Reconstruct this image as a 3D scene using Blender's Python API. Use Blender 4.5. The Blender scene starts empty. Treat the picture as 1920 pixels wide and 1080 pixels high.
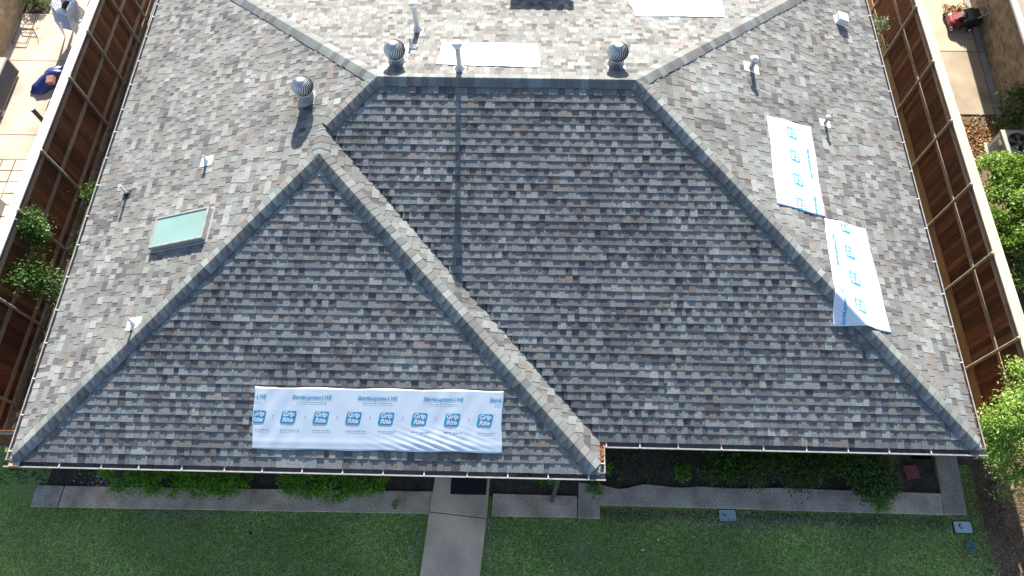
import bpy, bmesh, math, random
import numpy as np
from mathutils import Vector, Matrix
random.seed(7); RNG = np.random.default_rng(11)
R_ = math.radians
scene = bpy.context.scene
COL = scene.collection

# ------------------------------------------------------------------ camera
CAM = np.array([9.36225245, -3.16446185, 15.79989297]); FPX = 1328.28
ROT = np.array([[0.9996951974, -0.0184576228, 0.0163959890],
                [0.0237297671, 0.9016382763, -0.4318394573],
                [-0.0068125215, 0.4320969046, 0.9018014497]])
cd = bpy.data.cameras.new('camera'); cam = bpy.data.objects.new('camera', cd); COL.objects.link(cam)
cd.sensor_width = 36.0; cd.lens = 36.0 * FPX / 1920.0; cd.clip_end = 1000.0; cd.clip_start = 0.1
cam.matrix_world = Matrix([list(ROT[i]) + [CAM[i]] for i in range(3)] + [[0, 0, 0, 1]])
scene.camera = cam

# ------------------------------------------------------------------ world, sun, exposure
SUN_EL, SUN_AZ = 25.9, -1.2            # azimuth measured from +Y towards +X
w = bpy.data.worlds.new('World'); scene.world = w; w.use_nodes = True
nt = w.node_tree; bg = nt.nodes['Background']
sky = nt.nodes.new('ShaderNodeTexSky'); sky.sky_type = 'NISHITA'; sky.sun_disc = False
sky.dust_density = 1.3; sky.sun_elevation = R_(SUN_EL); sky.sun_rotation = R_(SUN_AZ)
nt.links.new(sky.outputs[0], bg.inputs[0]); bg.inputs[1].default_value = 0.075
sd = bpy.data.lights.new('sun', 'SUN'); so = bpy.data.objects.new('sun', sd); COL.objects.link(so)
sd.energy = 5.0; sd.angle = R_(0.5); sd.color = (1.0, 0.92, 0.79)
sdir = Vector((math.sin(R_(SUN_AZ)) * math.cos(R_(SUN_EL)), math.cos(R_(SUN_AZ)) * math.cos(R_(SUN_EL)), math.sin(R_(SUN_EL))))
so.rotation_euler = sdir.to_track_quat('Z', 'Y').to_euler(); so.location = (9, 30, 25)
scene.view_settings.view_transform = 'Standard'; scene.view_settings.look = 'None'
scene.view_settings.exposure = 1.67; scene.view_settings.gamma = 1.0
scene.view_settings.use_curve_mapping = False

# ------------------------------------------------------------------ helpers
def mat(name, base=None, rough=0.8, metal=0.0, noise=0.0, nscale=20.0, noise2=0.0, n2scale=2.0, bump=0.0, bscale=60.0,
        stretch=None, trans=0.0, spec=0.5, coat=0.0, coatrough=0.3):
    """Principled material; base=None reads the 'Col' attribute. Two object-space noises vary the colour."""
    m = bpy.data.materials.new(name); m.use_nodes = True; t = m.node_tree; N = t.nodes; L = t.links
    p = N['Principled BSDF']; p.inputs['Roughness'].default_value = rough; p.inputs['Metallic'].default_value = metal
    p.inputs['Specular IOR Level'].default_value = spec
    p.inputs['Coat Weight'].default_value = coat; p.inputs['Coat Roughness'].default_value = coatrough
    if base is None:
        a = N.new('ShaderNodeAttribute'); a.attribute_name = 'Col'; c = a.outputs['Color']
    else:
        a = N.new('ShaderNodeRGB'); a.outputs[0].default_value = (*base, 1); c = a.outputs[0]
    tc = N.new('ShaderNodeTexCoord'); vec = tc.outputs['Object']
    if stretch:
        mp = N.new('ShaderNodeMapping'); mp.inputs['Scale'].default_value = stretch; L.new(vec, mp.inputs[0]); vec = mp.outputs[0]
    for amt, sc in ((noise, nscale), (noise2, n2scale)):
        if amt:
            n = N.new('ShaderNodeTexNoise'); n.inputs['Scale'].default_value = sc; n.inputs['Detail'].default_value = 4; L.new(vec, n.inputs['Vector'])
            r = N.new('ShaderNodeMapRange'); r.inputs[1].default_value = 0.28; r.inputs[2].default_value = 0.72
            r.inputs[3].default_value = 1 - amt; r.inputs[4].default_value = 1 + amt; L.new(n.outputs[0], r.inputs[0])
            v = N.new('ShaderNodeVectorMath'); v.operation = 'SCALE'; L.new(c, v.inputs[0]); L.new(r.outputs[0], v.inputs['Scale']); c = v.outputs[0]
    L.new(c, p.inputs['Base Color'])
    if bump:
        n = N.new('ShaderNodeTexNoise'); n.inputs['Scale'].default_value = bscale; n.inputs['Detail'].default_value = 5; L.new(vec, n.inputs['Vector'])
        b = N.new('ShaderNodeBump'); b.inputs['Strength'].default_value = bump; b.inputs['Distance'].default_value = 0.01
        L.new(n.outputs[0], b.inputs['Height']); L.new(b.outputs[0], p.inputs['Normal'])
    if trans:
        tr = N.new('ShaderNodeBsdfTranslucent'); L.new(c, tr.inputs[0]); mx = N.new('ShaderNodeMixShader'); mx.inputs[0].default_value = trans
        L.new(p.outputs[0], mx.inputs[1]); L.new(tr.outputs[0], mx.inputs[2]); L.new(mx.outputs[0], N['Material Output'].inputs[0])
    return m

def wloc(o):
    v = Vector((0, 0, 0))
    while o: v += o.location; o = o.parent
    return v

def link(o, parent=None):
    COL.objects.link(o)
    if parent: o.parent = parent
    return o

def tag(o, label=None, cat=None, group=None, kind=None):
    if label: o['label'] = label
    if cat: o['category'] = cat
    if group: o['group'] = group
    if kind: o['kind'] = kind
    return o

def empty(name, loc, label=None, cat=None, group=None):
    o = bpy.data.objects.new(name, None); o.location = loc; o.empty_display_size = 0.2; COL.objects.link(o)
    return tag(o, label, cat, group)

def fast(name, V, F, C, m, parent=None, origin=None, smooth=False):
    """numpy mesh: V (n,3) world coords, F list or (m,k) array of faces, C (m,3) per-face colour or None"""
    me = bpy.data.meshes.new(name); V = np.asarray(V, float)
    o_ = np.array(wloc(parent)) if parent else np.zeros(3)
    if origin is not None: o_ = np.array(origin, float)
    if isinstance(F, np.ndarray):
        nf, k = F.shape; me.vertices.add(len(V)); me.vertices.foreach_set('co', (V - o_).ravel())
        me.loops.add(nf * k); me.loops.foreach_set('vertex_index', F.ravel().astype(np.int32))
        me.polygons.add(nf); me.polygons.foreach_set('loop_start', np.arange(0, nf * k, k, dtype=np.int32))
        cnt = np.full(nf, k)
    else:
        me.from_pydata([tuple(v) for v in (V - o_)], [], F); cnt = np.array([len(f) for f in F]); nf = len(F)
    me.update(calc_edges=True)
    if C is not None:
        a = me.attributes.new('Col', 'FLOAT_COLOR', 'CORNER'); C = np.asarray(C, float)
        cc = np.repeat(np.c_[C, np.ones(len(C))], cnt, axis=0); a.data.foreach_set('color', cc.ravel())
    if smooth: me.polygons.foreach_set('use_smooth', np.ones(nf, bool))
    me.materials.append(m); me.validate(clean_customdata=False)
    ob = bpy.data.objects.new(name, me); link(ob, parent)
    if origin is not None and not parent: ob.location = origin
    if origin is not None and parent: ob.location = Vector(origin) - wloc(parent)
    return ob

class MB:
    def __init__(s): s.v = []; s.f = []; s.c = []
    def face(s, pts, c=(.5, .5, .5)):
        i = len(s.v); s.v += [tuple(p) for p in pts]; s.f.append(tuple(range(i, i + len(pts)))); s.c.append(c)
    def mesh(s, V, F, c=(.5, .5, .5)):
        i = len(s.v); s.v += [tuple(p) for p in V]; s.f += [tuple(i + k for k in f) for f in F]; s.c += [c] * len(F)
    def box(s, x0, x1, y0, y1, z0, z1, c=(.5, .5, .5), M=None):
        V = [Vector((x, y, z)) for z in (z0, z1) for y in (y0, y1) for x in (x0, x1)]
        if M is not None: V = [M @ v for v in V]
        s.mesh(V, [(0, 2, 3, 1), (4, 5, 7, 6), (0, 1, 5, 4), (2, 6, 7, 3), (0, 4, 6, 2), (1, 3, 7, 5)], c)
    def tube(s, pts, r, n=8, c=(.5, .5, .5), cap=True):
        pts = [Vector(p) for p in pts]; rr = r if isinstance(r, (list, tuple)) else [r] * len(pts); rings = []
        for i, p in enumerate(pts):
            d = (pts[min(i + 1, len(pts) - 1)] - pts[max(i - 1, 0)]).normalized()
            a = d.cross(Vector((0, 0, 1)) if abs(d.z) < .9 else Vector((1, 0, 0))).normalized(); b = d.cross(a)
            rings.append([p + rr[i] * (math.cos(2 * math.pi * k / n) * a + math.sin(2 * math.pi * k / n) * b) for k in range(n)])
        V = [v for q in rings for v in q]; F = []
        for i in range(len(pts) - 1):
            for k in range(n): F.append((i * n + k, i * n + (k + 1) % n, (i + 1) * n + (k + 1) % n, (i + 1) * n + k))
        if cap: F += [tuple(range(n))[::-1], tuple(range((len(pts) - 1) * n, len(pts) * n))]
        s.mesh(V, F, c)
    def lathe(s, prof, n=20, c=(.5, .5, .5), o=(0, 0, 0)):
        V = [(o[0] + r * math.cos(2 * math.pi * k / n), o[1] + r * math.sin(2 * math.pi * k / n), o[2] + z) for r, z in prof for k in range(n)]
        F = [(i * n + k, i * n + (k + 1) % n, (i + 1) * n + (k + 1) % n, (i + 1) * n + k) for i in range(len(prof) - 1) for k in range(n)]
        s.mesh(V, F, c)
    def build(s, name, m, parent=None, origin=None, smooth=False):
        return fast(name, s.v, s.f, s.c, m, parent, origin, smooth)

def copy_tree(o, parent=None):
    c = o.copy(); COL.objects.link(c)
    if parent: c.parent = parent
    for ch in list(o.children): copy_tree(ch, c)
    return c

def bevel(o, wd=.006, seg=2):
    b = o.modifiers.new('bevel', 'BEVEL'); b.width = wd; b.segments = seg; b.limit_method = 'ANGLE'; return o

def foliage(name, ells, n, size, m, cols, parent=None, origin=None, up=.35, shell=.55, clump=.16, nclump=40, aspect=.42):
    """leaf quads in clumps over a set of ellipsoids [(centre, radii)]"""
    cen = []; W = np.array([r[0] * r[1] + r[0] * r[2] + r[1] * r[2] for _, r in ells]); W = W / W.sum()
    for (c, r), wt in zip(ells, W):
        k = max(6, int(nclump * wt)); d = RNG.normal(size=(k, 3)); d /= np.linalg.norm(d, axis=1)[:, None]
        d[:, 2] = np.where(d[:, 2] < -.3, -d[:, 2], d[:, 2])
        q = (shell + (1 - shell) * RNG.random(k) ** .6)[:, None]
        cen.append(np.c_[np.array(c) + d * np.array(r) * q, d])
    cen = np.vstack(cen); idx = RNG.integers(0, len(cen), n)
    tone = RNG.normal(1, .16, len(cen))
    p = cen[idx, :3] + RNG.normal(size=(n, 3)) * clump * np.array([1, 1, .75])
    p[:, 2] = np.maximum(p[:, 2], .01)
    nd = cen[idx, 3:] * .6 + np.array([0, 0, up]) + RNG.normal(size=(n, 3)) * .45; nd /= np.linalg.norm(nd, axis=1)[:, None]
    t = np.cross(nd, RNG.normal(size=(n, 3))); t /= np.linalg.norm(t, axis=1)[:, None]; b = np.cross(nd, t)
    L = (size * RNG.uniform(.6, 1.3, n))[:, None]; Wd = L * aspect
    V = np.stack([p - t * L, p + b * Wd + nd * L * .12, p + t * L, p - b * Wd + nd * L * .12], 1).reshape(-1, 3)
    F = np.arange(n * 4).reshape(n, 4); ci = RNG.integers(0, len(cols), n)
    C = np.array(cols)[ci] * (tone[idx] * RNG.uniform(.75, 1.25, n))[:, None]
    return fast(name, V, F, np.clip(C, .003, 1), m, parent, origin)

# pixel of the 1920x1080 photograph -> point on a real horizontal plane
def G(px, py, z=0.0):
    r = ROT @ np.array([(px - 960) / FPX, -(py - 540) / FPX, -1.0]); t = (z - CAM[2]) / r[2]; return CAM + t * r

# ------------------------------------------------------------------ roof geometry (metres)
Z0 = 2.75; H = 2.426; D1, D2, RL, DF, DR = 6.44, 6.32, 5.027, 6.395, 6.121
XR = D1 + RL + D2; YR = DF + DR; WW, PR, XQ, YQ = 10.78, 0.596, 5.45, 4.821
SW, SE, SF, SR = H / D1, H / D2, H / DF, H / DR; HQ = XQ * SW; SWF = HQ / (YQ + PR); SWR = HQ / (WW - XQ)
YP = HQ / SF
def z_main(x, y): return Z0 + min(x * SW, (XR - x) * SE, y * SF, (YR - y) * SR)
def z_wing(x, y): return Z0 + min(x * SW, (y + PR) * SWF, (WW - x) * SWR)
def z_roof(x, y):
    a = z_main(x, y); b = z_wing(x, y) if y < 6 else -9
    return max(a, b)
V3 = lambda *a: Vector(a)
A = V3(D1, DF, Z0 + H); B = V3(D1 + RL, DF, Z0 + H); Rr = V3(XR, 0, Z0); LC = V3(0, -PR, Z0); C = V3(WW, -PR, Z0); VV = V3(WW, 0, Z0)
Q = V3(XQ, YQ, Z0 + HQ); P = V3(XQ, YP, Z0 + HQ); BL = V3(0, YR, Z0); BR = V3(XR, YR, Z0)

# ------------------------------------------------------------------ materials
M = {}
M['shingle'] = mat('shingle_granules', None, .95, noise=.26, nscale=32, noise2=.2, n2scale=.9, bump=.25, bscale=260, spec=.25)
M['cap'] = mat('cap_shingle_granules', None, .95, noise=.18, nscale=45, noise2=.12, n2scale=3, bump=.25, bscale=260, spec=.25)
M['felt'] = mat('roof_felt', (.03, .03, .033), .95)
M['gutter'] = mat('gutter_paint', (.27, .26, .265), .45, noise=.25, nscale=9, spec=.5)
M['hanger'] = mat('gutter_hanger_metal', (.62, .62, .63), .4, metal=.3)
M['fascia'] = mat('fascia_paint', (.22, .19, .17), .6, noise=.15, nscale=8)
M['galv'] = mat('galvanised_metal', (.56, .58, .60), .42, metal=.35, noise=.08, nscale=14)
M['galv_dull'] = mat('dull_vent_metal', (.33, .335, .34), .55, metal=.35, noise=.2, nscale=10)
M['dark'] = mat('dark_inside', (.015, .015, .017), .8)
M['white'] = mat('white_paint', (.78, .78, .77), .5, noise=.08, nscale=15)
M['black'] = mat('black_rubber', (.02, .02, .022), .6, noise=.2, nscale=20)
M['sheet'] = mat('white_underlayment', (.67, .765, .86), .34, noise=.03, nscale=6, spec=.5)
M['print'] = mat('blue_print', (.03, .31, .55), .4, noise=.12, nscale=30)
M['fineprint'] = mat('grey_print', (.26, .36, .45), .5)
M['glassy'] = mat('skylight_glazing', (.21, .345, .32), .07, noise2=.1, n2scale=1.2, spec=.7)
M['wood_dark'] = mat('fence_board_wood', None, .85, noise=.38, nscale=7, noise2=.25, n2scale=.9, stretch=(6, 6, .55), bump=.3, bscale=30, spec=.2)
M['wood_rail'] = mat('fence_rail_wood', None, .85, noise=.3, nscale=9, stretch=(5, .6, 5), bump=.25, bscale=30, spec=.2)
M['wood_cap'] = mat('weathered_cap_wood', (.55, .45, .36), .85, noise=.22, nscale=5, noise2=.14, n2scale=1.5, stretch=(7, .7, 7), spec=.2)
M['post'] = mat('weathered_post_metal', (.33, .30, .235), .6, metal=.15, noise=.25, nscale=10)
M['cap_white'] = mat('bleached_cap_wood', (.80, .77, .72), .85, noise=.08, nscale=5, stretch=(7, .7, 7), spec=.2)
M['concrete'] = mat('pale_concrete', None, .9, noise=.16, nscale=40, noise2=.28, n2scale=1.1, bump=.3, bscale=120, spec=.25)
M['aggregate'] = mat('aggregate_concrete', None, .92, noise=.45, nscale=38, noise2=.35, n2scale=2.1, bump=.5, bscale=70, spec=.2)
M['leaf'] = mat('leaf_green', None, .5, trans=.4, spec=.35)
M['dryleaf'] = mat('dry_leaf', None, .8, trans=.15, spec=.2)
M['bark'] = mat('bark', (.10, .075, .055), .9, noise=.4, nscale=14, stretch=(4, 4, .8), bump=.5, bscale=20)
M['soil'] = mat('bed_soil', (.075, .062, .052), .97, noise=.55, nscale=24, noise2=.35, n2scale=3, bump=.8, bscale=40, spec=.1)
M['dirt'] = mat('side_yard_dirt', (.17, .13, .09), .97, noise=.5, nscale=18, noise2=.35, n2scale=1.5, bump=.7, bscale=40, spec=.1)
M['blade'] = mat('grass_blade', None, .6, trans=.35, spec=.2)
M['lid'] = mat('grey_lid_plastic', (.42, .50, .55), .55, noise=.1, nscale=18)
M['green_lid'] = mat('green_lid_plastic', (.06, .16, .14), .55, noise=.15, nscale=18)
M['red'] = mat('red_paint', (.26, .025, .03), .4, noise=.1, nscale=10, coat=.3)
M['redpaver'] = mat('red_paver', (.26, .075, .065), .9, noise=.25, nscale=20)
M['plastic_white'] = mat('white_chair_plastic', (.72, .78, .86), .4, noise=.05, nscale=8)
M['blue'] = mat('blue_tarp', (.035, .06, .22), .35, noise=.25, nscale=12, spec=.5)
M['grey'] = mat('grey_metal', (.30, .30, .30), .5, metal=.3, noise=.15, nscale=12)
M['acpaint'] = mat('beige_grey_paint', (.42, .41, .38), .5, noise=.12, nscale=12)
M['bronze'] = mat('dark_louver_paint', (.085, .075, .07), .5, noise=.2, nscale=14)
M['louver'] = mat('brown_louver_paint', (.22, .19, .165), .5, noise=.15, nscale=14)
M['mat'] = mat('black_door_mat', (.016, .016, .018), .97, noise=.4, nscale=70)
M['brickred'] = mat('single_brick', (.33, .16, .12), .9, noise=.25, nscale=25)
M['maroon'] = mat('dark_red_fabric', (.07, .012, .02), .7, noise=.2, nscale=12)

def lawn_mat():
    m = bpy.data.materials.new('lawn_turf'); m.use_nodes = True; t = m.node_tree; N = t.nodes; L = t.links; p = N['Principled BSDF']
    p.inputs['Roughness'].default_value = .95; p.inputs['Specular IOR Level'].default_value = .15
    tc = N.new('ShaderNodeTexCoord')
    def ramp(scale, stops, det=5):
        n = N.new('ShaderNodeTexNoise'); n.inputs['Scale'].default_value = scale; n.inputs['Detail'].default_value = det; L.new(tc.outputs['Object'], n.inputs['Vector'])
        r = N.new('ShaderNodeValToRGB'); r.color_ramp.elements[0].position = stops[0][0]; r.color_ramp.elements[0].color = (*stops[0][1], 1)
        r.color_ramp.elements[1].position = stops[-1][0]; r.color_ramp.elements[1].color = (*stops[-1][1], 1)
        for q in stops[1:-1]: e = r.color_ramp.elements.new(q[0]); e.color = (*q[1], 1)
        L.new(n.outputs[0], r.inputs[0]); return r
    a = ramp(30, [(.32, (.06, .11, .025)), (.5, (.15, .27, .05)), (.68, (.34, .46, .12))])
    b = ramp(1.1, [(.35, (0, 0, 0)), (.68, (1, 1, 1))], 6); d = ramp(60, [(.3, (.22, .19, .13)), (.7, (.42, .37, .27))])
    mx = N.new('ShaderNodeMixRGB'); f = N.new('ShaderNodeMath'); f.operation = 'MULTIPLY'; f.inputs[1].default_value = .4
    L.new(b.outputs[0], f.inputs[0]); L.new(f.outputs[0], mx.inputs[0]); L.new(a.outputs[0], mx.inputs[1]); L.new(d.outputs[0], mx.inputs[2])
    L.new(mx.outputs[0], p.inputs['Base Color'])
    return m
M['lawn'] = lawn_mat()

def brick_mat(name, c1, c2, mortar, axes):
    m = bpy.data.materials.new(name); m.use_nodes = True; t = m.node_tree; N = t.nodes; L = t.links; p = N['Principled BSDF']
    p.inputs['Roughness'].default_value = .92; p.inputs['Specular IOR Level'].default_value = .2
    tc = N.new('ShaderNodeTexCoord'); sp = N.new('ShaderNodeSeparateXYZ'); cb = N.new('ShaderNodeCombineXYZ')
    L.new(tc.outputs['Object'], sp.inputs[0]); L.new(sp.outputs[axes[0]], cb.inputs[0]); L.new(sp.outputs[axes[1]], cb.inputs[1])
    b = N.new('ShaderNodeTexBrick'); b.inputs['Scale'].default_value = 1.0; b.inputs['Brick Width'].default_value = .21; b.inputs['Row Height'].default_value = .075
    b.inputs['Mortar Size'].default_value = .008; b.inputs['Bias'].default_value = -.25
    b.inputs['Color1'].default_value = (*c1, 1); b.inputs['Color2'].default_value = (*c2, 1); b.inputs['Mortar'].default_value = (*mortar, 1)
    L.new(cb.outputs[0], b.inputs['Vector'])
    n = N.new('ShaderNodeTexNoise'); n.inputs['Scale'].default_value = 3; L.new(tc.outputs['Object'], n.inputs['Vector'])
    r = N.new('ShaderNodeMapRange'); r.inputs[1].default_value = .3; r.inputs[2].default_value = .7; r.inputs[3].default_value = .72; r.inputs[4].default_value = 1.25; L.new(n.outputs[0], r.inputs[0])
    v = N.new('ShaderNodeVectorMath'); v.operation = 'SCALE'; L.new(b.outputs[0], v.inputs[0]); L.new(r.outputs[0], v.inputs['Scale']); L.new(v.outputs[0], p.inputs['Base Color'])
    bp = N.new('ShaderNodeBump'); bp.inputs['Strength'].default_value = .5; bp.inputs['Distance'].default_value = .008; bp.invert = True
    L.new(b.outputs['Fac'], bp.inputs['Height']); L.new(bp.outputs[0], p.inputs['Normal'])
    return m
M['brick_house'] = brick_mat('house_brick', (.30, .20, .15), (.20, .12, .09), (.35, .32, .29), (0, 2))
M['brick_tan'] = brick_mat('tan_brick', (.46, .34, .20), (.30, .18, .10), (.42, .36, .27), (1, 2))
M['brick_olive'] = brick_mat('olive_brown_brick', (.30, .235, .15), (.13, .095, .065), (.27, .22, .15), (1, 2))

# ------------------------------------------------------------------ ground, lawn, paving
def sheet(name, x0, x1, y0, y1, z, m, col=(.4, .4, .4), kind='structure', depth=0.0):
    b = MB()
    if depth: b.box(x0, x1, y0, y1, z - depth, z, col)
    else: b.face([(x0, y0, z), (x1, y0, z), (x1, y1, z), (x0, y1, z)], col)
    o = b.build(name, m, origin=((x0 + x1) / 2, (y0 + y1) / 2, z)); o['kind'] = kind; return o
sheet('ground', -250, 250, -250, 250, -.03, M['dirt'])
sheet('lawn', -3.5, 40, -14, .3, -.012, M['lawn'])
sheet('lawn', -30, -3.5, -14, -1.5, -.012, M['lawn'])
sheet('side_yard', 19.25, 40, -14, .3, -.008, M['dirt'])
sheet('planting_bed', -1.0, 18.45, -.62, 1.4, -.004, M['soil'])
sheet('side_yard', 18.0, 19.7, .4, 16, -.004, M['dirt'])
sheet('side_yard', -2.2, .6, .35, 16, -.004, M['soil'])

PATHC = (.56, .43, .32)
def slab(name, poly, z=.05, col=PATHC, m='aggregate', kind='structure', low=-.08):
    bm = bmesh.new(); vs = [bm.verts.new((x, y, z)) for x, y in poly]; f = bm.faces.new(vs); bm.normal_update()
    if f.normal.z < 0: f.normal_flip()
    r = bmesh.ops.extrude_face_region(bm, geom=[f]); up = [e for e in r['geom'] if isinstance(e, bmesh.types.BMVert)]
    for v in vs: v.co.z = low
    bmesh.ops.recalc_face_normals(bm, faces=bm.faces)
    me = bpy.data.meshes.new(name); bm.to_mesh(me); bm.free()
    a = me.attributes.new('Col', 'FLOAT_COLOR', 'CORNER'); a.data.foreach_set('color', np.tile([*col, 1.0], len(me.loops)))
    me.materials.append(M[m]); o = bpy.data.objects.new(name, me); COL.objects.link(o); o['kind'] = kind
    b = o.modifiers.new('bevel', 'BEVEL'); b.width = .012; b.segments = 2
    return o
slab('path', [(-1.2, -1.07), (-.62, -1.06), (-.60, -.61), (-1.2, -.60)], .045, (.42, .35, .29))
slab('path', [(-.59, -1.06), (7.42, -1.01), (7.50, -.545), (-.57, -.61)], .05)
slab('path', [(7.28, -2.9), (8.51, -2.9), (8.66, -1.09), (7.43, -.98)], .055, (.76, .57, .40), 'concrete')
slab('path', [(7.434, -.965), (8.665, -1.075), (8.75, .75), (7.60, .75)], .055, (.69, .52, .37), 'concrete')
slab('path', [(8.765, -1.03), (10.59, -1.02), (10.60, -.57), (8.785, -.56)], .05)
slab('path', [(10.605, -1.03), (11.08, -1.03), (11.085, -.745), (18.40, -.785), (18.45, -.34), (15, -.30), (14.1, -.33), (13.2, -.31), (12.9, -.34), (12.6, -.33), (12.3, -.30), (12.05, -.29), (11.85, -.33), (11.7, -.38), (11.5, -.40), (11.3, -.36), (11.1, -.31), (10.64, -.285)], .05, (.45, .37, .30))
slab('path', [(18.415, -.785), (18.90, -.775), (18.99, .75), (18.53, .75)], .052, (.37, .31, .25))
o = slab('door_mat', [(7.86, -.60), (8.63, -.60), (8.66, .15), (7.86, .15)], .066, (.02, .02, .02), 'mat', None, .057)
del o['kind']; tag(o, 'black rubber door mat lying on the front walkway under the eave', 'door mat')

# grass blades over the visible lawn (nobody could count them)
def grass(name, n, x0, x1, y0, y1, skip, cols, hmin, hmax):
    p = np.c_[RNG.uniform(x0, x1, n), RNG.uniform(y0, y1, n)]
    keep = np.ones(n, bool)
    for (a, b, c_, d) in skip: keep &= ~((p[:, 0] > a) & (p[:, 0] < b) & (p[:, 1] > c_) & (p[:, 1] < d))
    keep &= RNG.random(n) > np.clip((p[:, 0] - 18.5) / 1.0, 0, .9)      # the lawn thins out towards the tree
    # thin and patchy
    ph = np.sin(p[:, 0] * 2.1 + 1.3 * np.sin(p[:, 1] * 3)) + np.sin(p[:, 0] * .7 + 2 * p[:, 1]) + RNG.normal(0, .8, n)
    p = p[keep & (ph > -1.5)]; ph = ph[keep & (ph > -1.5)]; n = len(p)
    h = RNG.uniform(hmin, hmax, n); a = RNG.uniform(0, 6.283, n); wv = RNG.uniform(.004, .009, n)
    base = np.c_[p, np.full(n, -.015)]; d = np.c_[np.cos(a), np.sin(a), np.zeros(n)]
    lean = RNG.normal(0, 1.3, (n, 2)) * h[:, None]
    V = np.stack([base - d * wv[:, None], base + d * wv[:, None], base + np.c_[lean, h]], 1).reshape(-1, 3)
    C = np.array(cols)[RNG.integers(0, len(cols), n)] * (RNG.uniform(.6, 1.35, n) * np.clip(1 + .16 * ph, .6, 1.4))[:, None]
    o = fast(name, V, np.arange(n * 3).reshape(n, 3), C, M['blade']); o['kind'] = 'stuff'; return o
GC = [(.33, .49, .11), (.43, .61, .15), (.20, .31, .07), (.62, .71, .28), (.76, .70, .45)]
grass('grass', 150000, -2.2, 19.45, -2.75, -1.0, [(7.25, 8.72, -9, 0), (13.55, 14.05, -1.1, -.7), (18.5, 19, -1.2, -.8)], GC, .025, .06)
grass('grass', 16000, 11.1, 18.4, -1.06, -.80, [(13.6, 14.02, -1.1, -.7)], GC + [(.12, .10, .07)] * 4, .015, .04)

# ------------------------------------------------------------------ house
house = empty('house', (XR / 2, 5.5, 0), 'brick house with a grey and brown shingled hip roof and short front wing', 'house')
IN = .5
b = MB(); ZW = Z0 - .16
foot = [(IN, -PR + IN), (WW - IN, -PR + IN), (WW - IN, IN), (XR - IN, IN), (XR - IN, YR - IN), (IN, YR - IN)]
for i in range(6):
    p, q = foot[i], foot[(i + 1) % 6]; b.face([(*p, -.05), (*q, -.05), (*q, ZW), (*p, ZW)])
b.build('wall', M['brick_house'], house)
b = MB()
eav = [(0, -PR), (WW, -PR), (WW, 0), (XR, 0), (XR, YR), (0, YR)]
b.face([(x, y, Z0 - .15) for x, y in eav])
for i in range(6):
    p, q = eav[i], eav[(i + 1) % 6]; b.face([(*p, Z0 - .15), (*q, Z0 - .15), (*q, Z0 - .005), (*p, Z0 - .005)])
b.build('fascia', M['fascia'], house)
b = MB()   # front door in the porch wall, hidden by the eave from above
b.box(7.75, 8.7, -PR + IN - .04, -PR + IN - .005, .05, 2.1); b.build('door', M['maroon'], house)

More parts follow.
